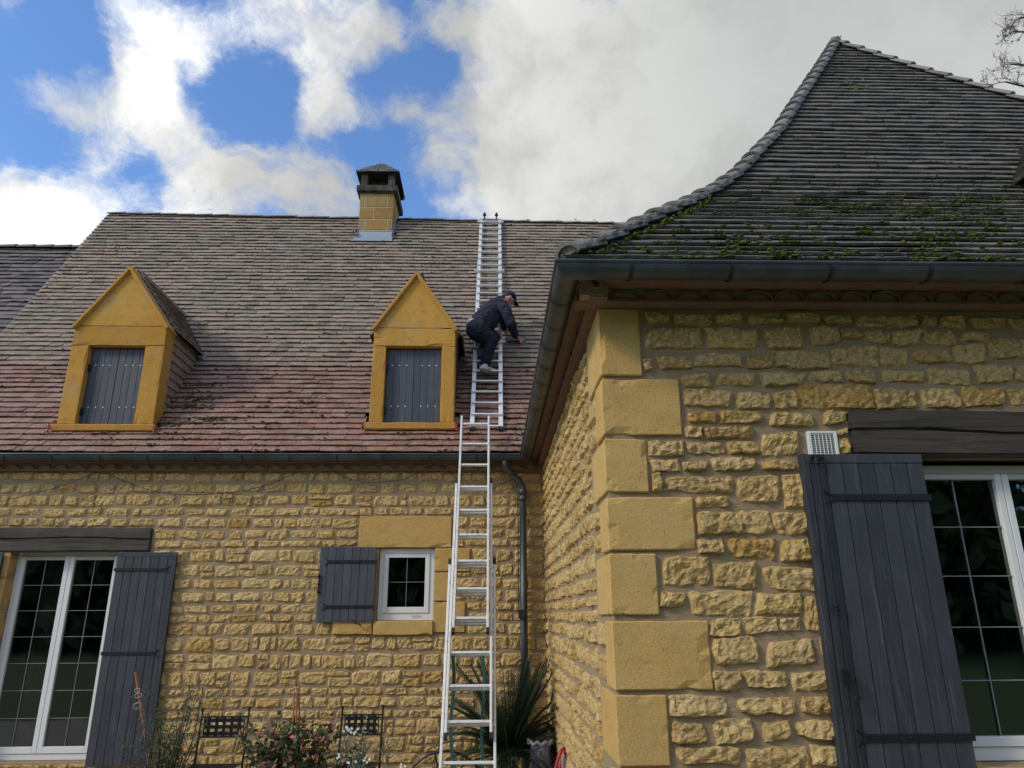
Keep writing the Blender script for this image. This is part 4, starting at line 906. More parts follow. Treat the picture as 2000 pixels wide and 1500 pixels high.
while x < XL-.05:
    w = .36
    for k in range(6):
        t0, t1 = math.pi*k/6, math.pi*(k+1)/6; f = lambda xx, t, R: Vector((xx, Pr.y-math.cos(t)*R, Pr.z+.01+math.sin(t)*R*.8))
        bc.hexa([f(x, t0, .07), f(x+w, t0, .075), f(x+w, t1, .075), f(x, t1, .07), f(x, t0, .085), f(x+w, t0, .105), f(x+w, t1, .105), f(x, t1, .085)], rnd.random()*.6)
    x += w-.03
bc.build('ridge_tiles', 'roof_tile_violet', br_)
bw_ = MB(); bw_.box(-13.5, -12.02, DM, DM+.3, 0, 3.4); bw_.build('wall', 'mortar', barn)
# ------------------------------------------------------------------ wing roof (hipped, flared at the eaves)
CX0, CY0 = .42, 3.69
TZ = [(0, 3.415), (.19, 3.58), (.43, 3.81), (.66, 4.04), (.98, 4.34), (1.35, 4.705), (1.72, 5.125), (2.09, 5.625), (2.52, 6.20), (3.06, 7.04), (3.73, 8.065), (4.40, 9.124)]
TA = 4.40
def prof(t):
    for (a, za_), (b, zb_) in zip(TZ, TZ[1:]):
        if t <= b: f = (t-a)/(b-a); return za_+(zb_-za_)*f, (zb_-za_)/(b-a)
    return TZ[-1][1], 1.55
arc = [0.]
for i in range(1, len(TZ)): arc.append(arc[-1]+math.hypot(TZ[i][0]-TZ[i-1][0], TZ[i][1]-TZ[i-1][1]))
def t_of_s(s):
    for i in range(len(arc)-1):
        if s <= arc[i+1]: return TZ[i][0]+(TZ[i+1][0]-TZ[i][0])*(s-arc[i])/(arc[i+1]-arc[i])
    return TA
def wing_surf(u, s):       # front face: u = x
    t = t_of_s(max(s, 0)); z, sl = prof(t); n_ = math.hypot(1, sl); return Vector((u, CY0+t, z)), X, Vector((0, 1/n_, sl/n_)), Vector((0, -sl/n_, 1/n_))
def side_surf(u, s):       # left face: u = -y
    t = t_of_s(max(s, 0)); z, sl = prof(t); n_ = math.hypot(1, sl); return Vector((CX0+t, -u, z)), -Yv, Vector((1/n_, 0, sl/n_)), Vector((-sl/n_, 0, 1/n_))
XR = CX0+2*TA
# small dormer cutting the right edge
dpt = None
wr_ = MB()
tw1 = tile_field(wr_, wing_surf, 0., arc[-1]-.03, lambda s: (CX0+t_of_s(s)-.02, XR-t_of_s(s)+.02), .128, .20, 51, lift=.038, th=.017, jt=.5)
tile_field(wr_, side_surf, 0., arc[-1]-.03, lambda s: (-(DM+3.4), -(CY0+t_of_s(s))+.02), .138, .20, 52, lift=.038, th=.017, jt=.5)
wroof = wr_.build('roof', 'roof_tile_dark', pav)
wd = MB()
for (a_, za_), (b_, zb_) in zip(TZ, TZ[1:]):
    e = Vector((0, .01, -.012))
    wd.poly([Vector((CX0+a_, CY0+a_, za_))+e, Vector((XR-a_, CY0+a_, za_))+e, Vector((XR-b_, CY0+b_, zb_))+e, Vector((CX0+b_, CY0+b_, zb_))+e])
    e = Vector((.01, 0, -.012)); yb = DM+3.4
    wd.poly([Vector((CX0+a_, CY0+a_, za_))+e, Vector((CX0+b_, CY0+b_, zb_))+e, Vector((CX0+b_, yb, zb_))+e, Vector((CX0+a_, yb, za_))+e])
    wd.poly([Vector((XR-a_, CY0+a_, za_))-e, Vector((XR-a_, yb, za_))-e, Vector((XR-b_, yb, zb_))-e, Vector((XR-b_, CY0+b_, zb_))-e])
wd.build('roof_deck', 'roof_under', wroof)
def caps(path_fn, s0_, s1_, step, name, parent, r=.090):
    m = MB(); s = s0_
    while s < s1_:
        P, Q = path_fn(s), path_fn(min(s+step*1.12, s1_+.1)); d = (Q-P).normalized(); sd_ = d.cross(Z).normalized(); up = sd_.cross(d)
        r0, r1 = r*rnd.uniform(1.0, 1.06), r*.90; j = rnd.uniform(-.003, .003); av = rnd.random()
        for k in range(8):
            t0, t1 = math.pi*(k/8), math.pi*((k+1)/8)
            f = lambda S, t, R, o: S+sd_*(math.cos(t)*R)+up*(math.sin(t)*R*.72+o+j)
            m.hexa([f(P, t0, r0-.022, -.0), f(P, t1, r0-.022, -.0), f(Q, t1, r1-.022, -.02), f(Q, t0, r1-.022, -.02), f(P, t0, r0, .006), f(P, t1, r0, .006), f(Q, t1, r1, -.018), f(Q, t0, r1, -.018)], av)
            if s == s0_: m.poly([f(P, t0, r0-.02, 0)+d*.015, f(P, t1, r0-.02, 0)+d*.015, P+d*.015-up*.05], .3)
        s += step
    return m.build(name, 'ridge_tile', parent)
def hipL(s):
    if s < 0: return Vector((CX0+s*.7, CY0+s*.7, prof(0)[0]+s*.5+.01))
    t = t_of_s(s); z, _ = prof(t); return Vector((CX0+t, CY0+t, z+.040))
def hipR(s): t = t_of_s(s); z, _ = prof(t); return Vector((XR-t, CY0+t, z+.030))
caps(hipL, .02, arc[-1]-.05, .235, 'hip_tiles', wroof); caps(hipR, .02, arc[-1]-.05, .235, 'hip_tiles', wroof)
fin = MB(); fin.ball(hipL(arc[-1])+Z*.03, .09, jit=.2, sc=(1, 1, .6)); fin.build('ridge_end', 'ridge_tile', wroof)
mo = MB(); rg = random.Random(78)
for (P, U, V, Nn, w) in tw1:
    if P.x > 6.8: continue
    f = noise.noise(Vector((P.x*.7, P.y*.7, P.z*.5)))+.7*noise.noise(Vector((P.x*2.6, P.y*2.6, P.z*2.6)))
    lo = max(0, 1-(P.z-3.4)/2.4)
    rt = min(1, max(0, (P.x-.6)/2.2))
    pr = .12+lo*.62*(.45+.55*rt)+f*.34*(.45+.55*lo)+.05
    kk = 0
    while rg.random() < min(pr+.34, .95) and kk < 24:
        s = rg.uniform(.0030, .0090)*(.8+.5*lo)
        mo.ball(P+U*(rg.random()*w)+V*(rg.uniform(-.016, .010) if rg.random() < .85 else rg.uniform(0, .09))+Nn*rg.uniform(.024, .048), s, rg.random(), 0, .6, rg, (1.9, 1, .8)); kk += 1
for k in range(130):
    s = rg.uniform(.05, 1.6) if k < 200 else rg.uniform(1.6, 6); P = hipL(s)+Vector((rg.uniform(.08, .15), -rg.uniform(.0, .06), -.02)); mo.ball(P, rg.uniform(.007, .018), rg.random(), 0, .6, rg)
for k in range(60):
    P, U, V, Nn = wing_surf(3.98+rg.gauss(0, .12), 0); t = 3.35+rg.gauss(0, .06); z, _ = prof(t); mo.ball((P.x+.35, CY0+t, z+.02), rg.uniform(.015, .03), rg.random(), 0, .6, rg)
tag(mo.build('moss', 'moss_green'), kind='stuff', label='bright green moss cushions along the dark tile courses of the wing roof')
# wing roof dormer at the photo's right edge
d = ray(1972, 368); # on front face
best = None
for k in range(400):
    s = k*arc[-1]/400; t = t_of_s(s); z, _ = prof(t); y = CY0+t; P = EYE+d*(y/d.y)
    if best is None or abs(P.z-z) < best[0]: best = (abs(P.z-z), P.copy(), t)
DP = best[1]; wdm = MB(); rg = random.Random(3)
apz = DP.z+.62; hwid = .55; cxd = DP.x+hwid+.03
for sg in (-1, 1):
    sl_ = math.atan2(apz-DP.z, hwid); Vd_ = Vector((-sg*math.cos(sl_), 0, math.sin(sl_))); Nn_ = Vector((sg*math.sin(sl_), 0, math.cos(sl_))); O = Vector((cxd+sg*hwid, DP.y-.32, DP.z))
    for k in range(7):
        P = O+Vd_*(k*.125)
        for j in range(4):
            p0, p1 = j*.19, (j+1)*.19; tile(wdm, P+Yv*(p0 if sg > 0 else p1), Yv*(1 if sg > 0 else -1), Vd_, Nn_, .186, .17, .036, .02, rg.random(), 0, rg)
wdo = wdm.build('dormer', 'roof_tile_dark', wroof, label='small tiled dormer cut by the right edge of the photo')
wf = MB(); wf.poly([(cxd-hwid+.05, DP.y-.22, DP.z-.02), (cxd+hwid-.05, DP.y-.22, DP.z-.02), (cxd, DP.y-.22, apz-.04)]); wf.box(cxd-hwid+.06, cxd+hwid-.06, DP.y-.215, DP.y-.1, DP.z-.5, DP.z-.02); wf.build('dormer_front', 'old_beam', wdo)
# ------------------------------------------------------------------ gutters
def sweep(m, path, prof_, closed=False):
    """path: plan points; prof_: (outward offset, z). outward = left-hand normal of travel rotated"""
    n_ = len(path); rows = []
    for i, p in enumerate(path):
        p = Vector(p)
        def nrm_(a, b): d = (Vector(b)-Vector(a)).normalized(); return Vector((d.y, -d.x, 0))
        if i == 0: nv = nrm_(path[0], path[1])
        elif i == n_-1: nv = nrm_(path[-2], path[-1])
        else:
            a, b = nrm_(path[i-1], p), nrm_(p, path[i+1]); nv = (a+b)/(1+a.dot(b))
        rows.append([p+nv*o+Z*z for o, z in prof_])
    for r0, r1 in zip(rows, rows[1:]):
        for k in range(len(prof_)-1): m.poly([r0[k], r1[k], r1[k+1], r0[k+1]])
def gutter_prof(r, th=.003):
    q = [(r*math.cos(math.pi*k/14), -r*math.sin(math.pi*k/14)) for k in range(15)]                    # from outer lip round to inner lip
    bead = [(r+.012*math.cos(t), .006+.012*math.sin(t)) for t in [k*math.pi/4 for k in range(-2, 6)]]
    inner = [((r-th)*math.cos(math.pi*k/14), -(r-th)*math.sin(math.pi*k/14)) for k in range(14, -1, -1)]
    return bead[::-1]+q+inner
GR = .070
def gutter(parent, path, z, name):
    m = MB(); sweep(m, [(p[0], p[1], z) for p in path], gutter_prof(GR)); g = m.build(name, 'zinc', parent, smooth=False)
    for a, b in zip(path, path[1:]):
        a, b = Vector((*a, z)), Vector((*b, z)); L = (b-a).length; d = (b-a).normalized(); nv = Vector((d.y, -d.x, 0)); s = .35
        while s < L-.1:
            br = MB(); c = a+d*s; ww = .009
            rr = [GR+.008]
            pts = [c+nv*(rr[0]*math.cos(math.pi*k/10))-Z*(rr[0]*math.sin(math.pi*k/10)) for k in range(11)]
            for p, q in zip(pts, pts[1:]): br.poly([p-d*ww, p+d*ww, q+d*ww, q-d*ww])
            br.box(*(sorted((c.x-nv.x*0-ww-abs(nv.x)*.0, c.x+ww))), *(sorted((c.y-ww, c.y+ww))), z-.002, z+.002) if False else None
            br.poly([pts[0]-d*ww+Z*.018, pts[0]+d*ww+Z*.018, pts[0]+d*ww, pts[0]-d*ww])
            br.build('gutter_bracket', 'gutter_seam', g); s += .40 if abs(nv.x) > .5 else .57
    return g
gutter(house, [(-12.5, 8.795), (.415, 8.795)], 3.385, 'gutter')
gutter(pav, [(.433, 8.83), (.433, 3.70), (9.4, 3.70)], 3.385, 'gutter')
# downpipe
dp = MB(); pts = [PY(985, 893, 8.80), PY(987, 910, 8.80), PY(997, 925, 8.84), PY(1012, 938, 8.88), PY(1020, 952, 8.90), PY(1021, 975, 8.90)]
base = PY(1024, 1200, 8.90); pts = [Vector(p) for p in pts]; pts[-1].x = pts[-2].x = base.x-.005; dp.tube([pts[0], *pts[1:]], .042, 14); dp.tube([pts[-1], Vector((base.x-.005, 8.90, GZ))], .043, 14)
for zz in (pts[-1].z+.01, PY(1024, 960, 8.9).z, PY(1027, 1345, 8.9).z): dp.lathe((base.x-.005, 8.90, zz), [(.043, -.03), (.052, -.028), (.052, .028), (.043, .03)], 14)
dpo = dp.build('downpipe', 'zinc', house, smooth=True)
jb = MB(); q = PY(1021, 1199, 8.84); jb.box(q.x-.05, q.x+.03, 8.83, 8.90, q.z-.05, q.z+.05); jb.tube([(q.x-.045, 8.86, q.z+.05), (q.x-.045, 8.86, 2.6), (q.x-.05, 8.92, 3.2)], .006, 6); jb.bar((q.x+.02, 8.845, q.z-.07), (q.x+.02, 8.845, q.z-.2), .012, .012, up=X)
jb.build('junction_box', 'black_rubber', dpo, bevel=.004)
# ------------------------------------------------------------------ string lights
sl = MB(); bl = MB()
for ctrl in ([(-60, 1000), (0, 980), (90, 958), (185, 925)], [(222, 931), (290, 956), (355, 966), (450, 962), (525, 946), (580, 922)], [(624, 900), (670, 930), (719, 942), (790, 935), (858, 902)], [(858, 902), (885, 928), (922, 958), (960, 955), (1000, 935)]):
    P = [PY(a, b, 8.92) for a, b in ctrl]; pts = []
    for i in range(len(P)-1):
        p0, p1, p2, p3 = P[max(i-1, 0)], P[i], P[i+1], P[min(i+2, len(P)-1)]
        for k in range(6):
            t = k/6; pts.append(.5*((2*p1)+(p2-p0)*t+(2*p0-5*p1+4*p2-p3)*t*t+(3*p1-p0-3*p2+p3)*t**3))
    pts.append(P[-1]); sl.tube(pts, .0042, 5)
    for i in range(2, len(pts)-1, 3): bl.tube([pts[i], pts[i]-Z*.022], [.004, .006], 5)
so = sl.build('string_lights', 'wire'); tag(so, 'thin dark string of lights sagging below the long gutter', 'string lights'); bl.build('bulb', 'wire', so)
# ------------------------------------------------------------------ ladders
LS = R_(63); LY, LZ = 8.665, 3.42; LV = Vector((0, math.cos(LS), math.sin(LS))); LN = Vector((0, -math.sin(LS), math.cos(LS)))
def LP(x, y): return PL(x, y, LY, LZ, 63)
lad = empty('extension_ladder', (-.19, LY-(LZ-GZ)/math.tan(LS), GZ), 'tall three section aluminium ladder leaning from the ground to the gutter', 'ladder')
lo_ = Vector((0, LY-(LZ-GZ)/math.tan(LS), GZ))
def sOf(p): return (p-lo_).dot(LV)
cxm = (LP(921, 900).x+LP(915, 1400).x)/2
x_top = ((LP(901, 825)+LP(956, 824))/2); x_bot = ((LP(857.8, 1500)+LP(969.4, 1500))/2); lean = (x_top.x-x_bot.x)/(sOf(x_top)-sOf(x_bot))
def cxs(s): return x_bot.x+lean*(s-sOf(x_bot))
def lpt(s, dx, off): return lo_+LV*s+X*(cxs(s)+dx)+LN*off
rung0 = sOf(LP(920, 1490)); RSP = .322
secs = [(0.02, sOf(LP(878, 1096)), .497, 0.0), (sOf(LP(867, 1444)), sOf(LP(890, 944)), .428, .052), (sOf(LP(882.6, 1243)), sOf(LP(901, 825)), .360, .104)]
for i, (a_, b_, w, off4) in enumerate(secs):
    m = MB(); m.bar(lpt(a_, -(w/2-.011), off4), lpt(b_, -(w/2-.011), off4), .024, .056, up=LN); k0 = math.ceil((a_+.05-rung0)/RSP)
    m.bar(lpt(a_, w/2-.011, off4), lpt(b_, w/2-.011, off4), .024, .056, up=LN)
    s_ = m.build('ladder_section', 'worn_aluminium', lad, bevel=.003)
    k = math.ceil((a_+.05-rung0)/RSP)
    while rung0+k*RSP < b_-.03:
        s = rung0+k*RSP+i*.006
        r = MB(); r.bar(lpt(s, -w/2+.02, off4), lpt(s, w/2-.02, off4), .026, .028, up=LN); r.build('rung', 'worn_aluminium', s_, bevel=.003); k += 1
    for sg in (-1, 1):
        ft = MB(); ft.bar(lpt(a_-.02 if i else 0.0, sg*(w/2-.011), off4), lpt(a_+.03, sg*(w/2-.011), off4), .029, .061, up=LN)
        ft.build('foot_cap', 'black_rubber', s_)
        ft = MB()
        if i < 2: ft.bar(lpt(b_-.05, sg*(w/2-.011), off4+.035), lpt(b_+.005, sg*(w/2-.011), off4+.035), .034, .03, up=LN); ft.build('guide_bracket', 'black_rubber', s_)
stp = MB()
sR = sOf(LP(920, 1284))
p0_, p1_ = lpt(sR, -.165+.02, .03), lpt(sR, .12, .03)
for p, L, mw in ((lpt(sR, -.165, .035), 1.35, .016), (lpt(sR, .125, .035), 1.5, .014)):
    pts = [p+Z*.0, p-Z*.02+Yv*.0]+[p+Vector((.012*math.sin(k*1.3), .01*k, -L*k/8)) for k in range(1, 9)]
    for a_, b_ in zip(pts, pts[1:]): stp.hexa([a_+Vector((-mw, 0, 0)), a_+Vector((mw, 0, 0)), a_+Vector((mw, .004, 0)), a_+Vector((-mw, .004, 0)), b_+Vector((-mw, 0, 0)), b_+Vector((mw, 0, 0)), b_+Vector((mw, .004, 0)), b_+Vector((-mw, .004, 0))])
tag(stp.build('green_strap', 'green_strap'), 'pair of dark green straps hanging from a lower ladder rung', 'strap')
# roof ladder
ra, rb2 = PL(950, 838, E0.x, E0.y+.07, 52), PL(958, 430, BK.x-.05, BK.y+.06, 57.3)
RV = (rb2-ra); RL = RV.length; RV.normalize(); RN = X.cross(RV).normalized(); RX = RV.cross(RN)*1.0
RX = X-(RV*X.dot(RV)); RX.normalize(); RN = RX.cross(RV)
if RN.z < 0: RN = -RN
rl = empty('roof_ladder', tuple(ra), 'bright aluminium ladder lying on the roof slope under the man', 'ladder')
def rpt(s, dx, off=0.): return ra+RV*s+RX*dx+RN*(off+.01)
m = MB()
for sg in (-1, 1): m = MB(); m.bar(rpt(0, sg*.185), rpt(RL, sg*.178), .058, .028, up=RN); m.build('rail', 'aluminium', rl, bevel=.003)
nr = 25; rung_s = []
for k in range(nr+1):
    s = .015+k*(RL-.20)/nr; rung_s.append(s); wide = k in (8, 17, 25)
    r = MB(); r.bar(rpt(s, -.205, .026), rpt(s, .205, .026), .022, .030, up=RN)
    if wide:
        for q in (-.245, .245): r.tube([rpt(s-.012, q*.8, .045), rpt(s-.012, q, .045), rpt(s+.014, q*1.03, .045), rpt(s+.03, q, .045), rpt(s+.03, q*.8, .045)], .007, 6)
        r.tube([rpt(s+.03, -.245, .047), rpt(s+.03, .245, .047)], .008, 6); r.tube([rpt(s-.012, -.245, .047), rpt(s-.012, .245, .047)], .008, 6)
    r.build('rung', 'aluminium', rl, bevel=.003)
tb = MB(); tb.tube([rpt(RL-.01, -.21, .02), rpt(RL-.01, .21, .02)], .016, 8)
tb.build('top_bar', 'aluminium', rl)
for q in (-.115, .115):
    tb = MB(); tb.lathe(tuple(rpt(RL, q, .03)+Z*.03), [(.001, -.05), (.02, -.05), (.014, -.02), (.012, .0), (.024, .02), (.038, .035), (.024, .045), (.024, .07), (.016, .09), (.001, .095)], 10); tb.build('ridge_hook', 'black_rubber', rl)

fc = MB()
for sg in (-1, 1): fc = MB(); fc.bar(rpt(-.035, sg*.185), rpt(.012, sg*.185), .064, .036, up=RN); fc.build('foot_cap', 'black_rubber', rl)
# ------------------------------------------------------------------ person
def seg_sphere(bm, c, r, n_=2):
    g = bmesh.ops.create_icosphere(bm, subdivisions=n_, radius=r)
    for v in g['verts']: v.co += c
def cap_(bm, p0, r0, p1, r1):
    p0, p1 = Vector(p0), Vector(p1); d = p1-p0; L = d.length
    seg_sphere(bm, p0, r0); seg_sphere(bm, p1, r1)
    g = bmesh.ops.create_cone(bm, cap_ends=True, segments=14, radius1=r0, radius2=r1, depth=L)
    M = Matrix.Translation((p0+p1)/2) @ d.to_track_quat('Z', 'Y').to_matrix().to_4x4()
    for v in g['verts']: v.co = M @ v.co
def organic(name, chains, mt, parent, voxel, smooth=6, folds=0., ell=()):
    bm = bmesh.new()
    for ch_ in chains:
        for (p, r), (q, s) in zip(ch_, ch_[1:]): cap_(bm, p, r, q, s)
    for c, sc, rot in ell:
        g = bmesh.ops.create_icosphere(bm, subdivisions=3, radius=1)
        for v in g['verts']: v.co = Vector(c)+rot @ Vector((v.co.x*sc[0], v.co.y*sc[1], v.co.z*sc[2]))
    me = bpy.data.meshes.new(name); bm.to_mesh(me); bm.free(); me.materials.append(MATS[mt])
    o = bpy.data.objects.new(name, me); C.objects.link(o)
    if parent: o.parent = parent
    r = o.modifiers.new('r', 'REMESH'); r.mode = 'VOXEL'; r.voxel_size = voxel; r.use_smooth_shade = True
    s = o.modifiers.new('s', 'SMOOTH'); s.iterations = smooth; s.factor = .5
    if folds:
        tx = bpy.data.textures.new(name, 'CLOUDS'); tx.noise_scale = .06; tx.noise_depth = 3
        dm = o.modifiers.new('d', 'DISPLACE'); dm.texture = tx; dm.strength = folds; dm.mid_level = .5; dm.texture_coords = 'LOCAL'
    return o
def yR(z): return main_surf(0, v_of_z(z))[0].y
def J(px, py, dy):            # joint seen at a measured place, dy metres in front of the roof surface
    Y_ = 10.2
    for _ in range(8): p = PY(px, py, Y_); Y_ = yR(p.z)-dy
    return PY(px, py, Y_)
head = J(994, 583, .50); neck = J(983, 589, .50); chest = J(966, 604, .52); belly = J(945, 625, .55); pel = J(933, 641, .55)
shR = J(984, 603, .64); elR = J(998, 631, .50); wrR = J(1007, 657, .18); haR = J(1013, 661, .11)
shL_ = J(976, 600, .36); elL = J(984, 628, .30); wrL = J(984, 641, .18)
hipR_ = J(930, 644, .66); knR = J(960, 664, .50); anR = J(948, 712, .24)
hipL_ = J(935, 644, .44); knL = J(966, 660, .24); anL = J(944, 684, .20)
rt = {'toe': J(963, 727, .17), 'heel': J(942, 723, .24)}; lt_ = {'toe': J(927, 681, .16), 'heel': J(944, 689, .24)}
hdir = Vector((.72, .42, -.52)).normalized()          # looking down to the right
hup = Vector((.50, .10, .86)).normalized(); hup = (hup-hdir*hup.dot(hdir)).normalized(); hsd = hdir.cross(hup).normalized()
HM = Matrix((hsd, hdir, hup)).transposed()            # columns: side, forward, up
hc = head+Vector((0, 0, 0))
def hp(a_, b_, c_): return hc+hsd*a_+hdir*b_+hup*c_
body_chains = [
    [(pel, .13), (belly, .125), (chest, .13), (neck, .06), (hc-hup*.03, .06)],
    [(chest, .10), (shR, .055), (elR, .042), (wrR, .027), (haR, .03)], [(chest, .09), (shL_, .055), (elL, .042), (wrL, .027)],
    [(pel, .11), (hipR_, .095), (knR, .062), (anR, .040), (rt['heel'], .035)], [(pel, .11), (hipL_, .095), (knL, .062), (anL, .040), (lt_['heel'], .035)],
    [(hp(-.03, .088, -.035), .012), (hp(.03, .088, -.035), .012)],       # brow / mouth masses
    [(hp(0, .098, -.000), .010), (hp(0, .118, -.030), .014)],            # nose
    [(hp(-.022, .092, -.062), .009), (hp(.022, .092, -.062), .009)], [(hp(0, .07, -.095), .03), (hp(0, .03, -.08), .045)]]
fd = (J(1025, 670, .05)-haR); fd = fd.normalized()
side_ = fd.cross(Vector((0, -math.sin(S2), math.cos(S2)))).normalized()
for k in range(4):
    b0 = haR+fd*.035+side_*((k-1.5)*.021); L = (.072, .082, .076, .058)[k]; sp = side_*((k-1.5)*.010); dn_ = Vector((0, .3, -.5))*.012
    body_chains.append([(haR+side_*((k-1.5)*.012), .016), (b0, .0105), (b0+fd*L*.5+sp, .0095), (b0+fd*L+sp*1.7+dn_, .0075)])
body_chains.append([(haR-side_*.02, .016), (haR-side_*.045+fd*.03, .011), (haR-side_*.055+fd*.065, .009)])
gd = Vector((.2, .5, -.6)).normalized(); gs = gd.cross(X).normalized()
for k in range(4):
    b0 = wrL+gd*.05+Vector((0, .1, 1)).normalized()*((k-1.5)*.02); body_chains.append([(wrL, .022), (b0, .011), (b0+Vector((.03, .03, -.01)), .0095), (b0+Vector((.045, .0, -.02)), .008)])
body_chains.append([(wrL, .02), (wrL+Vector((.03, -.01, .01)), .011), (wrL+Vector((.05, -.0, -.015)), .009)])
person = organic('person', body_chains, 'skin', None, .0075, 3, ell=[(hp(0, .0, .0), (.076, .098, .115), HM), (hp(.078, -.01, -.01), (.012, .024, .034), HM), (hp(-.078, -.01, -.01), (.012, .024, .034), HM)])
tag(person, 'man in navy cap and dark clothes crouching on the roof ladder', 'person')
organic('hair', [[(hp(0, -.055, .01), .055), (hp(0, -.07, -.035), .045)]], 'hair', person, .010, 3, ell=[(hp(0, -.012, .028), (.081, .100, .098), HM)])
# jacket with hood collar
hood = [(neck+Vector((-.03, .0, .035)), .070), (neck+Vector((-.10, .0, -.005)), .075), (chest+Vector((-.07, 0, .07)), .07)]
organic('jacket', [[(pel+Vector((.02, 0, .03)), .165), (belly, .172), (chest+Vector((-.0, 0, -.01)), .165), (neck-Vector((.03, 0, .03)), .088)],
    [(belly+Vector((.07, 0, -.05)), .12), (chest+Vector((.05, -.0, -.06)), .12)], hood,
    [(chest, .13), (shR, .092), (elR, .072), (wrR, .046)], [(chest, .13), (shL_, .085), (elL, .068), (wrL, .045)]], 'jacket', person, .010, 3, .045)
cuff = [[(elR.lerp(wrR, .05), .075), (elR.lerp(wrR, .5), .062), (wrR, .049)], [(shR.lerp(elR, .15), .094), (elR, .074)]]
organic('sleeve', cuff, 'sleeve', person, .009, 3, .042)
organic('trousers', [[(pel, .172), (pel+Vector((.02, 0, -.05)), .165)], [(pel, .155), (hipR_, .145), (knR, .098), (anR+Z*.03, .070)], [(pel, .15), (hipL_, .14), (knL, .096), (anL+Z*.02, .068)]], 'trousers', person, .010, 3, .045)
organic('shirt_hem', [[(pel+Vector((-.108, -.07, .040)), .066), (pel+Vector((-.09, -.10, .050)), .066)]], 'white_cloth', person, .012, 3)
# cap: crown and brim
cm2 = bmesh.new(); g = bmesh.ops.create_icosphere(cm2, subdivisions=3, radius=1)
for v in list(cm2.verts):
    if v.co.z < -.08: cm2.verts.remove(v)
for v in cm2.verts: v.co = hp(v.co.x*.090, v.co.y*.112-.004, v.co.z*.088+.042)
me = bpy.data.meshes.new('cap'); cm2.to_mesh(me); cm2.free(); me.materials.append(MATS['cap_cloth']); me.polygons.foreach_set('use_smooth', [True]*len(me.polygons))
co_ = bpy.data.objects.new('cap', me); C.objects.link(co_); co_.parent = person; q = co_.modifiers.new('s', 'SOLIDIFY'); q.thickness = .006
bb = MB(); G = []
for i in range(9):
    for j in range(5):
        a_ = -1+2*i/8; r = j/4; th_ = a_*R_(62); G.append(hp(math.sin(th_)*.088*(1-.05*r), math.cos(th_)*.106+r*.088*math.cos(th_*.8), .040-.030*r-.018*a_*a_))
for i in range(8):
    for j in range(4): bb.poly([G[i*5+j], G[i*5+j+1], G[(i+1)*5+j+1], G[(i+1)*5+j]])
bo = bb.build('brim', 'cap_cloth', co_, smooth=True); q = bo.modifiers.new('s', 'SOLIDIFY'); q.thickness = .006
def shoe(heel, toe, ank, lab=None):
    d_ = (toe-heel).normalized(); L = .29; toe = heel+d_*L*.86
    u_ = (ank-heel); u_ = (u_-d_*u_.dot(d_)).normalized()
    s_ = organic('shoe', [[(heel+u_*.035, .041), (heel+u_*.03+d_*.12, .042), (toe+u_*.012-d_*.02, .032)], [(heel+u_*.035, .041), (ank-u_*.02, .040)]], 'shoe_cloth', person, .009, 2)
    organic('sole', [[(heel-u_*.015, .040), (heel-u_*.018+d_*.12, .040), (toe-u_*.014, .034)]], 'shoe_sole', s_, .009, 2)
    organic('trim', [[(heel+u_*.045+d_*.03, .044), (heel+u_*.028+d_*.13, .047)]], 'orange_trim', s_, .012, 2)
shoe(rt['heel'], rt['toe'], anR); shoe(lt_['heel'], lt_['toe'], anL)
tl = MB(); Pt = J(1000, 668, .055); V_, N_ = Vector((0, math.cos(S2), math.sin(S2))), Vector((0, -math.sin(S2), math.cos(S2)))
tile(tl, Pt-X*.10, (X+V_*.05).normalized(), V_, N_, .30, .12, .02, .014, .6)
tag(tl.build('roof_tile', 'roof_tile_dark'), 'loose dark tile being slid under the man\'s outstretched hand', 'tile')
# ------------------------------------------------------------------ ground
gm = MB()
gm.poly([(-400, -400, GZ), (400, -400, GZ), (400, 400, GZ), (-400, 400, GZ)]); tag(gm.build('lawn', 'lawn'), kind='structure')
gv = MB(); gv.poly([(-12, 3.2, GZ+.004), (9, 1.5, GZ+.004), (9, 9.5, GZ+.004), (-12, 9.5, GZ+.004)]); tag(gv.build('gravel', 'gravel'), kind='structure')
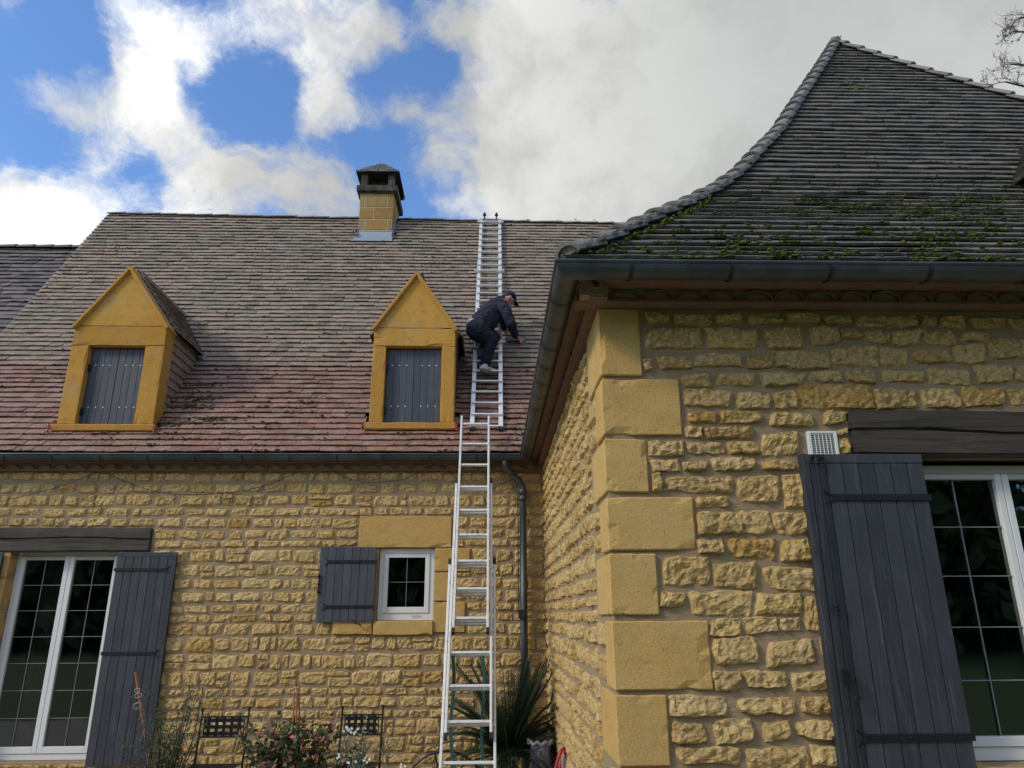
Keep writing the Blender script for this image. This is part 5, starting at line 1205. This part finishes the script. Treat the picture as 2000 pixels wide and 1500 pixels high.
# ------------------------------------------------------------------ garden things at the foot of the wall
def chair(pxl, pxr, ytop, ybar, D, lab):
    a_, b_ = PY(pxl, ytop, D), PY(pxr, ytop-2, D); w = b_.x-a_.x; zt = a_.z
    c = empty('garden_chair', ((a_.x+b_.x)/2, D-.2, GZ), lab, 'chair', 'black iron garden chairs against the wall')
    lean_ = .10; fr_ = MB()
    for x, zt_ in ((a_.x, a_.z), (b_.x, b_.z)):
        fr_.tube([(x, D, zt_), (x, D-lean_*.6, .45+GZ), (x, D-lean_*.4, GZ)], .011, 8); fr_.ball((x, D, zt_+.012), .019)
    z1, z2 = zt-.06, zt-.25
    for z in (z1, z2): fr_.bar((a_.x, D-.01, z), (b_.x, D-.01, z), .014, .014)
    fr_.build('back_frame', 'iron', c)
    pn = MB(); x0, x1 = a_.x+.045, b_.x-.045
    for k in range(5): x = x0+(x1-x0)*(k+.5)/5; pn.bar((x, D-.014+.004*(k % 2), z1), (x, D-.014+.004*(k % 2), z2), .032, .003, up=Yv)
    for k in range(3): z = z2+(z1-z2)*(k+.5)/3; pn.bar((x0-.0, D-.018+.003*(k % 2), z), (x1+.0, D-.018+.003*(k % 2), z), .003, .036, up=Z)
    for x in (x0-.008, x1+.008): pn.bar((x, D-.012, z1), (x, D-.012, z2), .010, .010, up=Yv)
    pn.build('woven_panel', 'iron', c)
    se = MB(); y0, y1 = D-.50, D-.06
    for k in range(7): x = a_.x+w*(k+.5)/7; se.bar((x, y0, .45+GZ), (x, y1, .45+GZ), .045, .004)
    for k in range(6): y = y0+(y1-y0)*(k+.5)/6; se.bar((a_.x, y, .455+GZ), (b_.x, y, .455+GZ), .045, .004)
    se.bar((a_.x-.01, y0, .452+GZ), (b_.x+.01, y0, .452+GZ), .02, .02); se.build('seat', 'iron', c)
    for x in (a_.x, b_.x):
        lg = MB(); lg.tube([(x, y0+.02, .45+GZ), (x, y0-.02, GZ)], .011, 8); lg.build('leg', 'iron', c)
chair(396, 487, 1388, 0, 8.35, 'left black iron chair, its woven back behind the reddish shrub')
chair(669, 748, 1384, 0, 8.35, 'right black iron chair beside the foot of the tall ladder')
def cane(p0, p1, r=.008, m=None): m = m or MB(); m.tube([p0, p1], r, 7); return m
def bush(name, c, rad, n_, mats, lab, cat, L=.05, w=.02, seed=0, up=.5, stems=12):
    rg = random.Random(seed); o = empty(name, (c[0], c[1], GZ), lab, cat); m = MB(); s = MB()
    tips = []
    for k in range(stems):
        t = Vector((c[0]+rg.gauss(0, rad[0]*.55), c[1]+rg.gauss(0, rad[1]*.5), c[2]+rg.uniform(-.2, 1)*rad[2])); b = Vector((c[0]+rg.gauss(0, .05), c[1]+rg.gauss(0, .05), GZ)); mid_ = b.lerp(t, .6)+Vector((rg.gauss(0, .04), rg.gauss(0, .04), 0))
        s.tube([b, mid_, t], [.007, .005, .002], 5); tips.append((b, mid_, t))
    for k in range(n_):
        b, mid_, t = rg.choice(tips); f = rg.uniform(.25, 1.02); p = (b.lerp(mid_, f*1.7) if f < .58 else mid_.lerp(t, (f-.58)/.42))+Vector((rg.gauss(0, .035), rg.gauss(0, .035), rg.gauss(0, .035)))
        d_ = Vector((rg.gauss(0, 1), rg.gauss(0, 1), rg.gauss(up, .8))).normalized(); m.leaf(p, d_, Vector((rg.gauss(0, 1), rg.gauss(0, 1), 1)).normalized(), L*rg.uniform(.6, 1.3), w*rg.uniform(.7, 1.3), rg.random(), 1 if rg.random() < .28 and len(mats) > 1 else 0)
    m.build('foliage', mats, o); s.build('stem', 'bark', o); return o
p = PY(330, 1440, 8.0); bush('olive_bush', (p.x-.05, 8.1, p.z-.0), (.36, .18, .50), 2400, ['olive_leaf'], 'thin leafed grey green shrub tied to a cane before the tall left shutter', 'shrub', .055, .012, 4, .7, 26)
p = PY(562, 1462, 7.9); bush('red_shrub', (p.x, 7.9, p.z-.02), (.44, .18, .26), 2600, ['bush_leaf', 'red_leaf'], 'low bushy shrub with pink red autumn leaves between the two iron chairs', 'shrub', .07, .042, 6, .3, 40)
p = PY(690, 1470, 7.8); wb = bush('white_flower_plant', (p.x, 7.8, p.z-.0), (.30, .14, .26), 800, ['pale_leaf'], 'pale leafed plant with small clusters of white flowers before the right chair', 'plant', .06, .016, 8, .5, 12)
fm = MB(); rg = random.Random(9)
for (a_, b_, n_) in ((680, 1423, 9), (691, 1430, 5), (661, 1476, 3), (719, 1482, 5), (683, 1488, 3), (785, 1497, 3)):
    c = PY(a_, b_, 7.7)
    for k in range(n_):
        q = c+Vector((rg.gauss(0, .018), rg.gauss(0, .015), rg.gauss(0, .014)))
        for j in range(5): t = j*1.257; fm.leaf(q, Vector((math.cos(t), -.4, math.sin(t))).normalized(), Vector((0, -1, 0)), .016, .010)
fm.build('flowers', 'petal', wb)
cn = MB(); a_, b_ = PY(264, 1312, 8.2), PY(292, 1500, 8.2); b_ = a_+(b_-a_)*((a_.z-GZ)/(a_.z-b_.z)); cn.tube([a_, b_], .009, 7); cn.tube([a_+Vector((.012, .01, -.01)), b_+Vector((-.03, .02, 0))], .007, 7)
co2 = cn.build('garden_cane', 'cane'); tag(co2, 'leaning reddish cane with pale ties in front of the tall left shutter', 'cane')
tw_ = MB()
for (x_, y_, r_) in ((268, 1348, .028), (270, 1358, .035), (268, 1378, .042)):
    c = PY(x_, y_, 8.18); tw_.tube([c+Vector((r_*math.cos(t), -.3*r_*math.sin(t), r_*.7*math.sin(t+.4))) for t in [k*math.pi/6 for k in range(13)]], .0028, 5)
tw_.build('tie', 'twine', co2)
cn = MB()
for q in ((575, 570, 0), (580, 576, .02), (584, 585, .0)):
    a_, b_ = PY(q[0], 1338+q[2]*200, 7.95-q[2]), PY(q[1], 1500, 7.95-q[2]); b_ = a_+(b_-a_)*((a_.z-GZ)/(a_.z-b_.z)); cn.tube([a_, b_], .0085, 7)
co3 = cn.build('garden_cane', 'cane'); tag(co3, 'upright bundle of three brown canes rising from the reddish shrub', 'cane')
tw_ = MB(); 
for y_ in (1343, 1352): c = PY(579, y_, 7.93); tw_.tube([c+Vector((.028*math.cos(t), -.02*math.sin(t), .006*math.sin(t))) for t in [k*math.pi/6 for k in range(13)]], .003, 5)
tw_.build('tie', 'twine', co3)
be = MB(); c = PY(562, 1478, 7.85); be.lathe(tuple(c), [(.028, -.05), (.024, -.03), (.012, .02), (.003, .03)], 12); be.tube([c+Z*.03, c+Z*.10], .002, 5); tag(be.build('bell', 'pot_rim'), 'small pale bell hanging from the canes over the reddish shrub', 'bell')
# cycad
cy = empty('cycad', (.25, 8.0, GZ), 'large dark green sago palm filling the corner behind the ladder foot', 'palm'); rg = random.Random(12); fo = MB(); ba = PY(985, 1500, 8.0); ct = Vector((ba.x+.05, 8.05, .14))
for k in range(120):
    az = rg.uniform(0, 2*math.pi); el = rg.uniform(.10, 1.40); L = rg.uniform(.65, 1.02)*(1.05 if el > 1 else .9)
    d0 = Vector((math.cos(az)*math.cos(el), math.sin(az)*math.cos(el)*.8, math.sin(el))); pts = []; pp = ct.copy(); dd = d0.copy()
    for j in range(12): pts.append(pp.copy()); pp = pp+dd*(L/11); dd = (dd+Vector((0, 0, -.085*(1.7-el)))).normalized()
    if max(q.y for q in pts) > 8.93: pts = [Vector((q.x, min(q.y, 8.90), q.z)) for q in pts]
    pts = [Vector((min(q.x, .63), q.y, q.z)) for q in pts]
    fo.tube(pts, [.006]*6+[.004]*6, 4, .9)
    for j in range(1, 11):
        for h in range(3):
            q = pts[j].lerp(pts[min(j+1, 11)], h/3); dr = (pts[min(j+1, 11)]-pts[j]).normalized(); sd_ = dr.cross(Z)
            if sd_.length < .05: sd_ = Vector((1, 0, 0))
            sd_.normalize()
            for sg in (-1, 1): fo.leaf(q, (dr*.75+sd_*sg*.75+Z*.12).normalized(), Z, .15*(1-.55*abs(j-5)/6), .013, rg.random())
fo.build('frond', 'cycad_leaf', cy); tk = MB(); tk.lathe((ct.x, ct.y, GZ), [(.12, 0), (.14, .1), (.12, .40), (.05, .5)], 12, wav=lambda t, z: .06*math.sin(9*t+z*60)); tk.build('trunk', 'bark', cy)
# glazed pot
pc = PY(1057, 1500, 7.9); pz = PY(1057, 1447, 7.9).z
pt_ = MB(); Rp = (PY(1083, 1470, 7.9).x-PY(1033, 1470, 7.9).x)/2*.92
pt_.lathe((pc.x, 7.9, GZ), [(Rp*.7, 0), (Rp*.98, (pz-GZ)*.35), (Rp*1.0, (pz-GZ)*.7), (Rp*.86, (pz-GZ)*.88), (Rp*.93, (pz-GZ)*.97)], 40, wav=lambda t, z: .02*math.sin(t*16+z*6)); po = pt_.build('glazed_pot', 'glazed_pot', smooth=True)
tag(po, 'violet grey glazed pot with frilled rim beside the wing wall', 'pot')
rim = MB(); rim.tube([(pc.x+Rp*1.02*math.cos(t), 7.9+Rp*1.02*math.sin(t), pz*.98+.012*math.sin(t*9)) for t in [k*math.pi/36 for k in range(73)]], .017, 8); rim.build('rim', 'pot_rim', po, smooth=True)
# red framed folding sledge / barrow
rb_ = empty('wheelbarrow', (.45, 6.7, GZ), 'red framed barrow with grey tray tipped against the wing wall', 'wheelbarrow')
fr2 = MB(); A = [PX(1082, 1515, .40), PX(1092, 1478, .46), PX(1099, 1462, .50), PX(1106, 1461, .53), PX(1104, 1470, .54)]
yy = 6.9; A = [PY(1078, 1530, yy), PY(1090, 1482, yy), PY(1097, 1464, yy), PY(1104, 1460, yy+.03), PY(1107, 1466, yy+.05), PY(1103, 1474, yy+.06)]
dd_ = (A[0]-A[1]); low_ = A[0]+dd_*((A[0].z-GZ)/max(.01, -dd_.z)); fr2.tube([low_, *A], .014, 8); fr2.tube([low_+Vector((.05, .2, 0)), A[1]+Vector((.05, .2, -.05)), A[3]+Vector((.03, .2, 0))], .014, 8); fr2.build('frame', 'red_plastic', rb_, smooth=True)
gt = MB(); a_, b_, c_ = PY(1100, 1475, yy+.03), PY(1092, 1500, yy+.03), PY(1112, 1500, yy+.03); dn3 = Vector((0, 0, -.45))
gt.hexa([b_+dn3, c_+dn3+Vector((.06, 0, 0)), c_+dn3+Vector((.06, .15, 0)), b_+dn3+Vector((0, .15, 0)), a_, a_+Vector((.02, 0, 0)), a_+Vector((.02, .1, 0)), a_+Vector((0, .1, 0))]); gt.build('tray', 'grey_board', rb_, bevel=.01)
# cart wheel
wc = PY(868, 1560, 8.1); rw = (PY(868, 1467, 8.1)-wc).length; cwm = MB()
cwm.tube([wc+Vector((rw*math.cos(t), 0, rw*math.sin(t))) for t in [k*math.pi/24 for k in range(49)]], .012, 6, caps=False)
cwo = cwm.build('cart_wheel', 'iron'); tag(cwo, 'black spoked iron wheel partly hidden behind the ladder foot', 'wheel'); sp = MB()
for k in range(8): t = k*math.pi/4+.25; sp.tube([wc+Vector((.03*math.cos(t), 0, .03*math.sin(t))), wc+Vector((rw*math.cos(t), 0, rw*math.sin(t)))], .008, 6)
sp.lathe(tuple(wc), [(.001, -.02), (.035, -.02), (.035, .02), (.001, .02)], 10); sp.build('spoke', 'iron', cwo)
# lamp bracket on the jamb at the far left
# ------------------------------------------------------------------ bare tree behind the wing
tr = empty('bare_tree', (13.2, 13, 0), 'nearly leafless tree whose twigs reach in over the wing ridge', 'tree'); rg = random.Random(21)
tk = MB(); brm = MB(); lf = MB(); Yt = 13.
tk.tube([(13.2, Yt, 0), (13.1, Yt, 4), (12.9, Yt, 8), (12.6, Yt+.3, 12)], [.28, .22, .16, .08], 10); tk.build('trunk', 'bark', tr)
def twig(m, p, d, L, r, dep):
    pts = [p]; q = p.copy(); dd = d.copy(); nseg = 5
    for k in range(nseg):
        dd = (dd+Vector((rg.gauss(0, .22), rg.gauss(0, .22), rg.gauss(.02, .20)))).normalized(); q = q+dd*(L/nseg); pts.append(q.copy())
    m.tube(pts, [r*(1-.13*k) for k in range(nseg+1)], 5)
    if dep > 0:
        for k in range(1, nseg+1):
            for _ in range(2 if rg.random() < .35 else 1):
                s = rg.choice((-1, 1)); nd = (dd+Vector((rg.gauss(0, .6), rg.gauss(0, .5), s*rg.uniform(.4, 1.1)))).normalized(); twig(m, pts[k], nd, L*rg.uniform(.38, .6), r*.55, dep-1)
    elif rg.random() < .045:
        for _ in range(2): lf.leaf(pts[-1], Vector((rg.gauss(0, 1), rg.gauss(0, 1), -1)).normalized(), Vector((rg.random(), 1, 0)).normalized(), .055, .035, rg.random())
for (a_, b_, c_, e_) in ((2120, 70, 1978, 62), (2130, 150, 1975, 125), (2120, 205, 1965, 160), (2200, 20, 1990, 35)):
    s_, e2 = PY(a_, b_, Yt), PY(c_, e_, Yt); trunk_p = Vector((12.8, Yt, s_.z-1.2)); brm.tube([trunk_p, s_, s_.lerp(e2, .5)+Z*.05, e2], [.07, .045, .03, .018], 7)
    dr = (e2-s_).normalized()
    for f in (.25, .5, .75, 1.): twig(brm, s_.lerp(e2, f), (dr+Vector((0, 0, rg.gauss(0, .5)))).normalized(), .62 if f == 1. else .6, .013, 2)
brm.build('branch', 'bark', tr); lf.build('foliage', 'dry_leaf', tr)
# ------------------------------------------------------------------ woodland beyond the lawn, behind the viewer (seen reflected in the panes)
wl = MB(); rg = random.Random(31)
for k in range(9000):
    x = rg.uniform(-45, 45); top = 11+3*math.sin(x*.35)+2*math.sin(x*.9+1); z = rg.uniform(0, 1)**.8*top; y = -30+rg.gauss(0, 2.2)+.1*abs(x)*.3
    s = rg.uniform(.5, 1.1); d_ = Vector((rg.gauss(0, 1), rg.gauss(0, 1), rg.gauss(0, 1))).normalized(); wl.leaf((x, y, z), d_, Vector((rg.gauss(0, 1), rg.gauss(0, 1), rg.gauss(0, 1))).normalized(), s*1.4, s, rg.random())
for k in range(90):
    x0 = -45+k; t0, t1 = [9.5+3*math.sin(x*.35)+2*math.sin(x*.9+1) for x in (x0, x0+1)]; wl.hexa([(x0, -33, GZ), (x0+1, -33, GZ), (x0+1, -35, GZ), (x0, -35, GZ), (x0, -33, t0), (x0+1, -33, t1), (x0+1, -35, t1), (x0, -35, t0)], .3)
tag(wl.build('woodland', 'wood_leaf'), kind='stuff', label='dark wood beyond the lawn')
scene.cycles.max_bounces = 8; scene.cycles.transparent_max_bounces = 8
